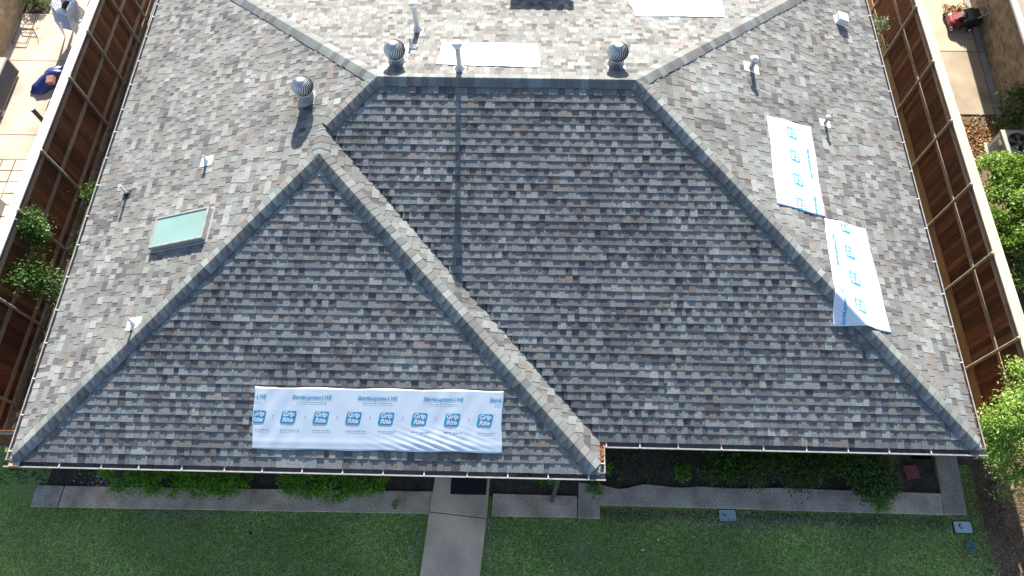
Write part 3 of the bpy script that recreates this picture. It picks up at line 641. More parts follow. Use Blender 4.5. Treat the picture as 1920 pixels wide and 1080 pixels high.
# ------------------------------------------------------------------ fences
def board_col(): return np.array(random.choice([(.155, .066, .034), (.12, .052, .027), (.185, .080, .040), (.14, .060, .031)])) * ru(.75, 1.25)
def fence(name, xs, y0, y1, side, hgt, post_y, rails, label, kick=False, capx=None):
    """fence along Y; side=+1 shows its rails and posts toward +X. xs(y) = x of the board plane"""
    root = empty(name, (xs((y0 + y1) / 2), (y0 + y1) / 2, 0), label, 'fence')
    b = MB(); y = y0
    while y < y1:
        x = xs(y) + ru(-.006, .006); e = min(y + .143, y1); b.box(x - .009, x + .009, y + .0015, e - .0015, .03, hgt - .04, tuple(board_col())); y += .143
    b.build('board_panel', M['wood_dark'], root)
    for z in rails:
        b = MB(); y = y0
        while y < y1:
            e = min(y + 2.44, y1); xa, xb = xs(y) + side * .011, xs(e) + side * .011; c = tuple(np.array((.33, .235, .16)) * ru(.85, 1.15)); d = side * .04
            V = [(xa, y + .002, z - .045), (xa + d, y + .002, z - .045), (xa + d, y + .002, z + .045), (xa, y + .002, z + .045), (xb, e - .002, z - .045), (xb + d, e - .002, z - .045), (xb + d, e - .002, z + .045), (xb, e - .002, z + .045)]
            b.mesh(V, [(0, 1, 2, 3), (7, 6, 5, 4), (0, 4, 5, 1), (1, 5, 6, 2), (2, 6, 7, 3), (3, 7, 4, 0)], c); y = e
        b.build('rail', M['wood_rail'], root)
    b = MB(); xa, xb = xs(y0), xs(y1); i, o_ = (-.175, .055) if side > 0 else (-.055, .175)
    y = y0
    while y < y1:
        e = min(y + 3.05, y1); V = [(xs(q) + dx, q + s, z) for q, s in ((y, .002), (e, -.002)) for z in (hgt - .036, hgt) for dx in (i, o_)]
        b.mesh(V, [(0, 2, 3, 1), (4, 5, 7, 6), (0, 1, 5, 4), (2, 6, 7, 3), (0, 4, 6, 2), (1, 3, 7, 5)]); y = e
    b.build('cap_board', M['cap_white' if side > 0 else 'wood_cap'], root)
    for y in post_y:
        b = MB(); x = xs(y) + side * .085; b.lathe([(.034, -.05), (.034, hgt - .02), (.040, hgt - .02), (.040, hgt + .025), (.028, hgt + .045), (0, hgt + .052)], 14, o=(x, y, 0)); b.build('post', M['post'], root)
    if kick:
        b = MB(); y = y0
        while y < y1:
            e = min(y + 2.44, y1); x = (xs(y) + xs(e)) / 2; b.box(x + min(side * .012, side * .05), x + max(side * .012, side * .05), y + .002, e - .002, -.02, .27, tuple(np.array((.33, .21, .105)) * ru(.85, 1.1))); y = e
        b.build('kick_board', M['wood_rail'], root)
    return root
fence('wood_fence', lambda y: -2.345 + .006 * (y - 7), .22, 17, 1, 1.97, [13.2, 12.3, 10.72, 9.14, 6.87, 5.2, 3.15, 1.2], (.30, 1.08, 1.80), 'tall brown wooden fence with steel posts left of the house beside the patio')
fence('wood_fence', lambda y: 19.735 - .004 * (y - 6), .9, 17, -1, 2.0, [13.7, 11.92, 10.02, 8.14, 6.31, 4.5, 2.5], (1.2, 1.86), 'tall brown wooden fence with pale kick board right of the house', kick=True)
rt = empty('side_gate', (-1.1, .2, 0), 'dark narrow wooden gate closing the gap at the front left corner', 'gate'); b = MB(); x = -2.25
while x < -.02: b.box(x - .004, x + .1435, .19 + ru(-.004, .004), .21 + ru(0, .004), .04, 1.62, tuple(board_col() * .9)); x += .14
b.build('board_panel', M['wood_dark'], rt)
b = MB(); b.box(-2.25, -.02, .15, .19, 1.50, 1.58, (.4, .36, .32)); b.build('rail', M['wood_rail'], rt); b = MB(); b.box(-2.25, -.02, .15, .19, .30, .38, (.25, .18, .13)); b.build('rail', M['wood_rail'], rt)
b = MB(); b.box(-.16, -.06, .09, .15, 1.40, 1.66); b.build('latch', M['white'], rt)

rt = empty('side_gate', (18.6, .62, 0), 'dark wooden gate added behind the young tree to shade the right corner', 'gate'); b = MB(); x = XR + .04  # mostly unseen gate, added so its shadow covers the right corner ground
while x < 19.66: b.box(x - .004, min(x + .1435, 19.67), .60 + ru(-.004, .004), .62 + ru(0, .004), .04, 1.9, tuple(board_col() * .9)); x += .14
b.build('board_panel', M['wood_dark'], rt)
for z in (.3, 1.0, 1.75): b = MB(); b.box(XR + .04, 19.67, .625, .665, z, z + .085, (.25, .18, .13)); b.build('rail', M['wood_rail'], rt)
# ------------------------------------------------------------------ plants
GRN = [(.05, .125, .02), (.065, .15, .025), (.035, .085, .015), (.10, .20, .035)]
GBR = [(.09, .17, .025), (.065, .14, .025), (.12, .20, .04), (.05, .11, .02)]
def shrub(name, label, cat, ells, n, size, cols, group=None, stem=True, **k):
    cs = np.array([c for c, _ in ells]); base = (cs[:, 0].mean(), cs[:, 1].mean(), 0); r = empty(name, base, label, cat, group)
    foliage('foliage', ells, n, size, M['leaf'], cols, r, **k)
    if stem:
        b = MB()
        for c, rd in ells:
            for _ in range(3): b.tube([(c[0] + ru(-.05, .05), c[1] + ru(-.05, .05), -.03), (c[0] + ru(-.3, .3) * rd[0], c[1] + ru(-.3, .3) * rd[1], c[2] * .6), (c[0] + ru(-.6, .6) * rd[0], c[1] + ru(-.6, .6) * rd[1], c[2] + rd[2] * .4)], [.018, .012, .005], 6)
        b.build('stem', M['bark'], r)
    return r
GS = [(.11, .26, .018), (.14, .33, .022), (.08, .20, .016), (.20, .40, .03)]
shrub('hedge_shrub', 'long low clipped hedge in the front bed left of the doormat walk', 'hedge', [((.95, -.33, .42), (.6, .42, .36)), ((1.75, -.38, .45), (.7, .46, .38)), ((2.6, -.38, .44), (.65, .47, .37)), ((3.15, -.36, .40), (.42, .42, .34))], 15000, .030, GS, clump=.055, nclump=420, shell=.75)
shrub('hedge_shrub', 'short low clipped hedge between the long hedge and the front walk', 'hedge', [((4.75, -.36, .42), (.55, .42, .36)), ((5.45, -.40, .43), (.55, .46, .37)), ((6.1, -.36, .40), (.42, .40, .33))], 11000, .030, GS, clump=.055, nclump=320, shell=.75)
DK = [(.055, .11, .018), (.075, .15, .022), (.035, .075, .014), (.11, .19, .03)]
shrub('bed_shrub', 'loose open green shrub in the middle of the right front bed', 'shrub', [((13.7, .35, .35), (.5, .4, .3)), ((14.15, -.05, .38), (.45, .36, .33)), ((13.55, .1, .3), (.35, .4, .28)), ((14.75, .25, .3), (.4, .4, .26))], 6500, .036, DK, clump=.1, nclump=110)
shrub('bed_shrub', 'dense rounded green shrub beside the red paver', 'shrub', [((16.65, .15, .45), (.62, .5, .42)), ((16.9, -.2, .4), (.5, .4, .36)), ((16.35, .3, .4), (.4, .42, .36))], 9000, .036, DK + [(.06, .13, .025)], clump=.07, nclump=200, shell=.7)
shrub('bed_shrub', 'thin scattered shrub between the two right bed shrubs', 'shrub', [((15.4, .0, .28), (.35, .4, .24)), ((15.75, .2, .3), (.35, .35, .25))], 2200, .034, DK, clump=.12, nclump=45)
for (x, y, r, n, l) in ((11.15, .1, .24, 500, 'small leafy plant beside the return gutter corner'), (10.95, -.42, .16, 260, 'tiny low plant on the path under the gutter corner'), (12.9, -.05, .2, 350, 'small sprawling plant at the open part of the right bed'), (6.7, -.86, .06, 70, 'tuft of weeds growing over the path edge by the short hedge'), (9.95, -.25, .2, 260, 'sparse plant behind the downspout'), (17.1, -.62, .16, 240, 'low sprig spilling onto the path beneath the rounded shrub')):
    shrub('small_plant', l, 'plant', [((x, y, r * .6), (r, r * .9, r * .6))], n, .03, GS, clump=.05, nclump=30, stem=False)
for i, (x, y, r_, n) in enumerate(((11.75, .25, .2, 170), (12.25, .0, .17, 130), (12.75, .3, .18, 150), (11.45, -.1, .14, 120), (.45, -.2, .2, 160), (-.1, -.3, .2, 170))):
    shrub('bed_weed', ('straggly dark weed in the open soil of the right front bed' if x > 5 else 'straggly dark weed in the stony soil at the left end of the front bed'), 'weed', [((x, y, .1), (r_, r_, .08))], n, .03, DK + [(.16, .17, .09)], 'weeds scattered in the open bed soil right' if x > 5 else 'weeds in the stony left bed end', clump=.09, nclump=16, stem=False)
# ivy and bushes on the left fence
shrub('fence_bush', 'bright leafy bush growing at the top of the left fence by a post', 'bush', [((-2.12, 5.05, 1.58), (.22, .30, .30)), ((-2.05, 4.85, 1.35), (.2, .28, .22)), ((-2.1, 5.3, 1.75), (.12, .16, .12))], 1500, .04, GRN, clump=.10, nclump=50, shell=.35, stem=False)
shrub('fence_bush', 'large spreading bush against the left fence below the top one', 'bush', [((-2.0, 4.0, 1.2), (.26, .40, .34)), ((-1.75, 3.75, .95), (.3, .45, .36)), ((-1.4, 3.6, .65), (.35, .4, .32)), ((-2.05, 3.65, 1.4), (.18, .3, .24)), ((-1.2, 3.95, .5), (.2, .3, .25))], 2300, .042, GRN + [(.02, .05, .015)], clump=.13, nclump=90, shell=.3)
shrub('fence_bush', 'small bright green plant by the left gutter', 'plant', [((-.75, 2.3, .95), (.25, .3, .28))], 700, .045, GBR, clump=.07, nclump=30)
shrub('fence_bush', 'small dark plant low in the left side yard', 'plant', [((-1.3, 2.75, .5), (.3, .35, .3)), ((-1.3, 2.2, .45), (.35, .3, .28))], 900, .04, DK, clump=.1, nclump=30)
shrub('fence_bush', 'leafy weed hanging low on the left fence near the third post', 'plant', [((-1.3, 5.2, .5), (.35, .6, .35)), ((-1.7, 6.6, .6), (.25, .3, .25))], 1100, .04, DK, clump=.12, nclump=34)
shrub('pale_plant', 'pale broad leaved plant in the dark upper end of the left side yard', 'plant', [((-.95, 11.6, .45), (.22, .3, .25)), ((-.75, 12.6, .4), (.22, .3, .25))], 90, .085, [(.22, .27, .18), (.10, .17, .07)], clump=.1, nclump=14)
b = MB()
for _ in range(46):
    x, y = ru(-1.35, -.75), ru(.7, 1.6); q = [(x, y, 0)]
    for k in range(4): q.append((q[-1][0] + ru(-.1, .1), q[-1][1] + ru(-.1, .1), q[-1][2] + ru(.08, .2)))
    b.tube(q, [.005, .004, .004, .003, .002], 5, (.16, .09, .045))
tag(b.build('dry_brush', M['dryleaf'], origin=(-1, 1.1, 0)), 'brown dry twiggy brush behind the front left gate', 'dry plant')
# wire rack left among the weeds
b = MB(); ox, oy = -1.45, 12.0
for i in range(6): b.tube([(ox + .09 * i, oy, .55), (ox + .09 * i, oy + .9, .55)], .006, 6)
for j in range(5): b.tube([(ox, oy + .225 * j, .55), (ox + .45, oy + .225 * j, .55)], .006, 6)
for dx in (0, .45):
    for dy in (0, .9): b.tube([(ox + dx, oy + dy, 0), (ox + dx, oy + dy, .95)], .009, 6)
    b.tube([(ox + dx, oy, .95), (ox + dx, oy + .9, .95)], .007, 6)
tag(b.build('wire_rack', M['galv'], origin=(ox + .2, oy + .45, 0)), 'bare wire rack standing in the dark left side yard', 'rack')

# right neighbour's hedge, shrubs, front tree
shrub('hedge_shrub', 'big sunlit green hedge beyond the right fence below the air conditioner', 'hedge', [((21.35, 7.35, .7), (.85, .7, .62)), ((21.3, 6.3, .72), (.75, .8, .62)), ((22.2, 6.8, .8), (.8, .9, .7)), ((21.6, 5.5, .7), (.85, .7, .62)), ((22.5, 5.8, .8), (.8, .8, .7))], 26000, .045, [(.20, .34, .03), (.15, .27, .03), (.10, .20, .025), (.26, .40, .05)], clump=.075, nclump=520, shell=.78)
shrub('bed_shrub', 'long leaved shrub by the brick wall behind the air conditioner', 'shrub', [((22.55, 9.9, .65), (.45, .4, .5)), ((22.5, 9.45, .4), (.35, .3, .3))], 620, .085, [(.06, .14, .03), (.09, .18, .05), (.04, .10, .025)], clump=.13, nclump=45, aspect=.25)
shrub('small_plant', 'single leafy sprig growing in the gap below the right hedge', 'plant', [((20.9, 4.45, .6), (.2, .4, .4))], 190, .055, GBR, clump=.09, nclump=16)
shrub('fence_plant', 'pale flowering weed against the right gutter at the top of the right fence', 'plant', [((18.98, 12.1, 1.15), (.25, .32, .3)), ((18.75, 11.6, 1.0), (.2, .3, .3))], 420, .05, [(.09, .15, .05), (.14, .2, .09), (.3, .33, .25)], clump=.09, nclump=26)
tr_ = empty('young_tree', (19.55, -.15, 0), 'bright green young tree at the front right corner overhanging the gutter', 'tree')
foliage('crown', [((18.45, .45, 2.4), (.4, .4, .32)), ((18.35, .15, 2.25), (.35, .3, .28)), ((18.65, .65, 2.55), (.55, .55, .4)), ((19.3, 1.15, 2.6), (.55, .6, .45)), ((18.6, .25, 2.3), (.75, .35, .35)), ((19.2, .1, 2.5), (.7, .6, .5)), ((18.7, -.35, 2.0), (.45, .4, .35)), ((19.6, -.35, 2.2), (.6, .45, .4)), ((20.1, .6, 2.7), (.6, .8, .5)), ((19.0, 1.5, 2.5), (.35, .3, .25))], 17000, .037, M['leaf'], [(.27, .42, .07), (.20, .34, .055), (.36, .50, .12), (.13, .25, .04)], tr_, clump=.10, nclump=210, shell=.35, aspect=.33)
b = MB(); b.tube([(19.6, -.15, -.05), (19.58, -.1, 1.0), (19.5, .1, 1.9), (19.45, .35, 2.6)], [.06, .05, .035, .015], 10)
for e in ((18.7, .75, 2.5), (18.3, .35, 2.3), (19.0, 1.4, 2.5), (18.8, -.3, 2.05), (20.1, .6, 2.7), (19.7, -.4, 2.25)): b.tube([(19.57, -.08, 1.2 + ru(0, .5)), ((19.5 + e[0]) / 2, e[1] / 2, e[2] - .25), e], [.024, .015, .005], 7)
b.build('trunk', M['bark'], tr_)

# litter on the ground
litter('leaf_litter', 2600, lambda: (ru(20.6, 22.6), random.triangular(8.3, 10.05, 9.2), ru(.005, .05)), .045, [(.42, .27, .13), (.30, .17, .08), (.55, .40, .22), (.20, .11, .06), (.34, .14, .06)])
litter('leaf_litter', 500, lambda: (ru(21.9, 22.7), 13.9 + random.gauss(0, .16), ru(.005, .04)), .04, BRN)
litter('leaf_litter', 6500, lambda: (random.triangular(18.3, 20.9, 19.6), random.triangular(-2.6, .8, -.5), ru(-.01, .02)), .022, [(.13, .085, .05), (.19, .13, .08), (.09, .06, .04), (.26, .19, .12), (.22, .10, .05)])
litter('leaf_litter', 2600, lambda: (ru(11.2, 18.5), ru(-.36, .55), ru(.0, .03)), .018, [(.07, .055, .045), (.10, .075, .055), (.15, .12, .10), (.045, .035, .03)])
litter('gravel', 260, lambda: (random.triangular(-.5, 1.1, .2), ru(-.58, -.1), ru(.0, .03)), .026, [(.5, .5, .48), (.3, .3, .3), (.6, .62, .6)])
litter('leaf_litter', 800, lambda: (ru(-.9, 7.5), ru(-.55, .3), ru(.0, .03)), .018, [(.07, .055, .045), (.10, .08, .06), (.2, .19, .18)])
litter('leaf_litter', 1500, lambda: (ru(11.2, 18.6), -.83 - abs(random.gauss(0, .16)), ru(.0, .03)), .016, [(.16, .135, .105), (.22, .19, .15), (.10, .085, .065)])
litter('leaf_litter', 500, lambda: (ru(-2.1, -.6), ru(-.6, .5), ru(.0, .03)), .03, [(.05, .07, .03), (.10, .08, .06), (.04, .035, .03)])

STRAW = [(.42, .38, .30), (.55, .50, .40), (.30, .26, .20), (.48, .46, .42)]
for cx_, cy_, sx_, sy_, n_ in ((1.7, -1.18, .35, .06, 420), (2.6, -1.16, .5, .05, 420), (5.6, -1.25, .12, .12, 90), (13.8, -1.05, .5, .1, 520), (15.2, -.98, .9, .08, 700), (.4, -2.1, .3, .2, 160), (12.6, -1.9, .5, .25, 160), (16.4, -1.5, .8, .3, 300), (8.75, -1.6, .06, .5, 200), (7.2, -1.6, .05, .5, 160)):
    litter('dry_thatch', n_, lambda: (random.gauss(cx_, sx_), min(-.80 if cx_ > 11.1 else -1.09, random.gauss(cy_, sy_)), ru(.005, .04)), .017, STRAW)
# front yard fittings
def lid(name, cx, cy, sx, sy, m, label, cat, rim=True, rnd=False, holes=()):
    r = empty(name, (cx, cy, 0), label, cat); b = MB(); k = 28 if rnd else 24
    if rnd: P_ = [(sx / 2 * math.cos(6.2832 * i / k), sy / 2 * math.sin(6.2832 * i / k)) for i in range(k)]
    else: P_ = [tuple(p) for p in rr_badge(sx, sy, .035, 0)]
    def ring(sc, z): return [(cx + x * sc, cy + y * sc, z) for x, y in P_]
    n = len(P_)
    if rim:
        q = MB(); q.mesh(ring(1.10, -.05) + ring(1.10, .012) + ring(1.0, .012) + ring(1.0, -.02), [(a * n + i, a * n + (i + 1) % n, (a + 1) * n + (i + 1) % n, (a + 1) * n + i) for a in range(3) for i in range(n)]); q.build('rim', M['black'], r)
    b.mesh(ring(.985, -.02) + ring(.985, .016) + ring(.95, .022), [(a * n + i, a * n + (i + 1) % n, (a + 1) * n + (i + 1) % n, (a + 1) * n + i) for a in range(2) for i in range(n)] + [tuple(range(2 * n, 3 * n))])
    b.build('lid', m, r)
    for hx, hy in holes:
        q = MB(); q.lathe([(.02, 0), (.018, .003), (0, .003)], 10, o=(cx + hx, cy + hy, .0225)); q.build('hole', M['black'], r)
    return r
lid('meter_box', 13.81, -.90, .36, .235, M['lid'], 'grey blue rectangular meter box lid at the path edge in the lawn', 'meter box', True, False, ((-.09, .03), (-.05, .0)))
lid('meter_box', 18.76, -1.025, .37, .235, M['lid'], 'grey blue rectangular meter box lid near the right end of the path', 'meter box', True, False, ((-.08, .02), (-.04, -.02), (-.06, .05)))
lid('drain_cover', 18.84, -1.40, .235, .235, M['green_lid'], 'round green cover in the lawn below the right meter box', 'cover', False, True, ((.02, .03), (.04, -.03), (-.03, -.05)))
b = MB(); b.lathe([(.03, -.02), (.03, .03), (.02, .04), (.008, .04), (.008, .02), (0, .02)], 14, o=(3.66, -1.49, 0)); tag(b.build('sprinkler_head', M['black'], origin=(3.66, -1.49, 0)), 'small black sprinkler head in the left lawn', 'sprinkler')
b = MB(); Mz = Matrix.Translation((17.92, .11, 0)) @ Matrix.Rotation(.12, 4, 'Z'); b.box(-.145, .145, -.145, .145, -.01, .045, (.5, .5, .5), Mz); tag(bevel(b.build('stepping_stone', M['redpaver'], origin=(17.92, .11, 0)), .01), 'square red paver lying in the right front bed', 'paver')
for x, y, l in ((11.96, -1.64, 'crumpled white scrap lying on the right lawn'), (12.3, -1.42, 'small pale pebble lying on the right lawn above the white scrap')):
    b = MB(); n = 8; b.mesh([(x + .03 * ru(.5, 1.2) * math.cos(a), y + .03 * ru(.5, 1.2) * math.sin(a), .01 + ru(0, .02)) for a in np.linspace(0, 6.28, n + 1)[:-1]] + [(x, y, .045)], [(i, (i + 1) % n, n) for i in range(n)]); tag(b.build('litter_scrap', M['white'], origin=(x, y, 0)), l, 'litter')

# ------------------------------------------------------------------ left neighbour's patio
PC = (.50, .42, .345)
yj = [16.5, 11.52, 8.84, 6.85]
slab('patio', [(-6.3, 11.535), (-2.5, 11.515), (-2.5, 13.38), (-6.3, 13.40)], .0, PC, 'concrete'); slab('patio', [(-5.3, 13.41), (-2.5, 13.39), (-2.5, 16.5), (-5.2, 16.5)], .0, PC, 'concrete')
slab('patio', [(-6.3, 8.85), (-2.5, 8.83), (-2.5, 11.50), (-6.3, 11.52)], .0, PC, 'concrete'); slab('patio', [(-6.3, 8.0), (-2.5, 8.0), (-2.5, 8.82), (-6.3, 8.835)], .0, PC, 'concrete')
for i in range(9):
    for j in range(6):
        if ru(0, 1) < .95: slab('paver', [(-5.6 + .36 * i, 5.85 + .36 * j), (-5.265 + .36 * i, 5.85 + .36 * j), (-5.265 + .36 * i, 6.185 + .36 * j), (-5.6 + .36 * i, 6.185 + .36 * j)], .0 + ru(-.006, .006), tuple(np.array((.62, .51, .42)) * ru(.85, 1.1)), 'concrete', 'structure')
sheet('planting_bed', -6.25, -5.32, 13.42, 16.5, -.003, M['soil'])
nb = empty('neighbor_house', (-8, 12, 0), 'tan brick house wall beyond the left fence, only its corner in view', 'house')
b = MB(); b.box(-9.9, -6.13, 5.0, 18, -.05, 2.7); b.build('wall', M['brick_tan'], nb)
b = MB(); b.mesh([(-10.2, 4.6, 2.7), (-6.0, 4.6, 2.7), (-6.0, 18.4, 2.7), (-10.2, 18.4, 2.7), (-8.1, 8, 3.6), (-8.1, 15, 3.6)], [(0, 1, 4), (1, 2, 5, 4), (2, 3, 5), (3, 0, 4, 5)], (.25, .22, .2)); b.build('roof', M['shingle'], nb)
shrub('bed_plant', 'yellow green strappy plants in the bed by the tan wall', 'plant', [((-5.85, 13.7, .15), (.22, .2, .16)), ((-5.55, 13.75, .15), (.22, .2, .16)), ((-5.75, 14.1, .2), (.3, .2, .18))], 420, .075, GBR, clump=.07, nclump=40, aspect=.2, stem=False)
# folded metal lounge frame
b = MB(); zz = .05
def rodrect(b, pts, r=.011):
    for i in range(len(pts)): b.tube([pts[i], pts[(i + 1) % len(pts)]], r, 7)
lp = [G(22, 80, .06), G(49, 81, .06), G(63, 46, .06), G(36, 45, .06)]; lp = [tuple(p) for p in lp]
up_ = [tuple(G(36, 45, .07)), tuple(G(63, 46, .07)), tuple(G(69, 27, .30)), tuple(G(42, 25, .30))]
rodrect(b, lp); rodrect(b, up_); b.tube([tuple(G(39, 37, .17)), tuple(G(66, 38, .17))], .008, 6); b.tube([tuple(G(43, 46, .06)), tuple(G(45, 53, .04)), tuple(G(49, 52, .04)), tuple(G(54, 46, .06))], .007, 6)
b.tube([tuple(G(36, 45, .07)), tuple(G(36, 40, .02)), tuple(G(42, 25, .30))], .008, 6); b.tube([tuple(G(63, 46, .07)), tuple(G(71, 36, .25)), tuple(G(72, 24, .4))], .008, 6)
tag(b.build('lounge_frame', M['bronze'], origin=lp[0]), 'bare folded metal lounge frame lying on the patio by the tan wall', 'furniture frame')
# stack of white plastic chairs
def chair_parts(root):
    m = M['plastic_white']
    def part(b, name): o = fast(name, b.v, b.f, b.c, m); o.parent = root; return o
    b = MB(); nx, ny = 6, 6
    def grid(fn, c=None):
        V = [fn(i / nx, j / ny) for j in range(ny + 1) for i in range(nx + 1)]; b.mesh(V, [(j * (nx + 1) + i, j * (nx + 1) + i + 1, (j + 1) * (nx + 1) + i + 1, (j + 1) * (nx + 1) + i) for j in range(ny) for i in range(nx)])
    grid(lambda u, v: (-.24 + .48 * u, -.24 + .46 * v, .42 - .03 * v - .015 * math.sin(math.pi * u) + (.0 if v > .1 else -.02)))
    s = part(b, 'seat'); sm = s.modifiers.new('thick', 'SOLIDIFY'); sm.thickness = .012
    b = MB()
    for k in range(7):
        x = -.21 + .07 * k; q = abs(k - 3) / 3; b.mesh([(x + dx, y + d, z) for (y, z) in ((.20, .40), (.24 - .02 * q, .62), (.30 - .05 * q, .86 - .05 * q)) for dx, d in ((-.022, -.0), (.022, .0), (.022, .012), (-.022, .012))], [(i * 4 + a, i * 4 + (a + 1) % 4, i * 4 + 4 + (a + 1) % 4, i * 4 + 4 + a) for i in range(2) for a in range(4)])
    b.tube([(-.25, .20, .42), (-.25, .25, .66), (-.2, .27, .82), (0, .32, .89), (.2, .27, .82), (.25, .25, .66), (.25, .20, .42)], .018, 8); part(b, 'backrest')
    for sx in (-1, 1):
        b = MB(); V = [(sx * (.27 + dx), y, z + dz) for (y, z) in ((-.22, .60), (-.1, .645), (.1, .65), (.25, .66)) for dx, dz in ((-.028, 0), (.028, 0), (.028, .016), (-.028, .016))]; b.mesh(V, [(i * 4 + a, i * 4 + (a + 1) % 4, i * 4 + 4 + (a + 1) % 4, i * 4 + 4 + a) for i in range(3) for a in range(4)] + [(0, 1, 2, 3), (12, 13, 14, 15)]); part(b, 'armrest')
        for fy, ty in ((-.26, -.22), (.26, .20)):
            b = MB(); b.tube([(sx * .29, fy, 0), (sx * .25, ty, .40)] + ([(sx * .27, -.21, .60)] if fy < 0 else []), [.018, .024] + ([.016] if fy < 0 else []), 7); part(b, 'leg')
root = empty('plastic_chair', (0, 0, 0)); chair_parts(root)
cb = G(122, 60, 0); cb = np.array((-4.15, 12.62, 0)); ROTC = -.3
ordn = ['bottom', 'second from the bottom', 'third from the bottom', 'fourth from the bottom', 'fifth from the bottom', 'topmost, holding a red cushion']
for i in range(6):
    o = root if i == 0 else copy_tree(root)
    o.location = (cb[0] + .012 * i, cb[1] + .035 * i, .075 * i); o.rotation_euler = (0, 0, ROTC)
    tag(o, 'white plastic chair in the stack by the left fence, ' + ordn[i], 'chair', 'stacked white plastic chairs')
b = MB(); b.lathe([(.0, -.06), (.10, -.06), (.15, -.02), (.155, .02), (.11, .06), (0, .075)], 20); o = fast('seat_cushion', b.v, b.f, b.c, M['maroon'], smooth=True); o.location = (cb[0] + .09, cb[1] + .22, .85); o.rotation_euler = (.1, 0, 0); tag(o, 'round dark red cushion on the top white chair', 'cushion')
# black metal chair behind the stack
r = empty('metal_chair', (-3.35, 13.3, 0), 'thin black metal patio chair half hidden behind the white chair stack', 'chair')
b = MB()
for sx in (-.28, .28): b.tube([(-3.35 + sx, 13.05, 0), (-3.35 + sx, 13.0, .45), (-3.35 + sx, 13.05, .66), (-3.35 + sx, 13.5, .66)], .012, 7); b.tube([(-3.35 + sx, 13.6, 0), (-3.35 + sx, 13.48, .45), (-3.35 + sx, 13.62, .95)], .012, 7)
b.tube([(-3.63, 13.62, .95), (-3.35, 13.66, 1.02), (-3.07, 13.62, .95)], .012, 7); b.build('frame', M['black'], r)
b = MB(); b.box(-3.6, -3.1, 13.03, 13.48, .43, .45); b.build('seat', M['black'], r)
# blue bundle with a brick on it
b = MB(); bc = G(98, 140, .18)[:2]; nn, mm = 30, 16; V = []
ax = np.array((.62, .78)); ay = np.array((-.78, .62))
for j in range(mm + 1):
    th = (j / mm) * math.pi / 2
    for i in range(nn):
        a = 2 * math.pi * i / nn; tail = 1 + .75 * max(0, math.cos(a - math.pi)) ** 6
        f = (1 + .09 * math.sin(5 * a + 1) + .06 * math.sin(9 * a + 4 * th) + .04 * math.sin(14 * a)) * tail
        r1 = .46 * math.cos(th) * f; p = ax * (r1 * math.cos(a)) + ay * (r1 * .62 * math.sin(a)); z = .34 * math.sin(th) * (1 - .35 * max(0, math.cos(a - math.pi)) * math.cos(th)) + .02 * math.sin(11 * a + 6 * th) * math.cos(th) * math.sin(th * 2)
        V.append((bc[0] + p[0], bc[1] + p[1], max(0, z)))
b.mesh(V, [(j * nn + i, j * nn + (i + 1) % nn, (j + 1) * nn + (i + 1) % nn, (j + 1) * nn + i) for j in range(mm) for i in range(nn)])
tag(b.build('tarp_bundle', M['blue'], origin=(bc[0], bc[1], 0), smooth=True), 'dark blue tarpaulin bundle on the left patio weighted with a brick', 'tarp bundle')
bp_ = G(95, 150, .33); b = MB(); b.box(-.10, .10, -.12, .12, -.06, .06); o = fast('loose_brick', b.v, b.f, b.c, M['brickred']); o.location = (bp_[0], bp_[1], .33); o.rotation_euler = (.1, -.12, .1); bevel(o, .008); tag(o, 'single red brick resting on the blue tarpaulin bundle', 'brick')
# louvred condenser at the left edge
r = empty('air_conditioner', (-5.75, 10.3, 0), 'grey air conditioner with dark louvred side standing on the left patio', 'air conditioner')
b = MB(); b.box(-6.08, -5.43, 9.52, 11.06, .06, .62); bevel(b.build('cabinet', M['acpaint'], r), .015)
b = MB()
for k in range(10): z = .115 + .049 * k; b.mesh([(-5.428, 9.58, z), (-5.385, 9.58, z - .022), (-5.385, 11.0, z - .022), (-5.428, 11.0, z), (-5.400, 9.58, z - .004), (-5.400, 11.0, z - .004)], [(0, 1, 2, 3), (1, 4, 5, 2)])
b.build('louver', M['louver'], r); b = MB(); b.face([(-5.4285, 9.58, .085), (-5.4285, 11.0, .085), (-5.4285, 11.0, .60), (-5.4285, 9.58, .60)]); b.build('louver_backing', M['dark'], r)
b = MB()
for (y0, y1, z0, z1) in ((9.53, 9.58, .07, .61), (11.0, 11.05, .07, .61), (9.58, 11.0, .59, .615), (9.58, 11.0, .065, .088)): b.box(-5.43, -5.385, y0, y1, z0, z1)
b.build('frame', M['grey'], r); b = MB(); b.box(-6.1, -5.36, 9.45, 9.65, .0, .06); b.build('foot', M['acpaint'], r)
b = MB(); c = (-4.13, 9.27); b.lathe([(.062, 0), (.062, .54), (.07, .54), (.07, .57), (.062, .572), (0, .565)], 18, o=(*c, 0)); o = empty('drain_post', (*c, 0), 'upright black pipe with a grey top standing on the left patio by the fence', 'pipe')
b.build('pipe', M['black'], o); b = MB(); b.lathe([(.064, .573), (.06, .585), (0, .588)], 18, o=(*c, 0)); b.build('cap', M['lid'], o)
b = MB(); b.box(-5.4, -4.33, 5.6, 6.62, 0, .42); b.box(-5.44, -4.29, 5.56, 6.66, .42, .50); o = empty('storage_box', (-4.85, 6.1, 0), 'low grey storage box at the left edge below the pavers', 'box')
bevel(b.build('body', M['lid'], o), .02); b = MB(); b.box(-5.42, -4.31, 5.58, 6.64, .345, .385); b.build('band', M['maroon'], o)

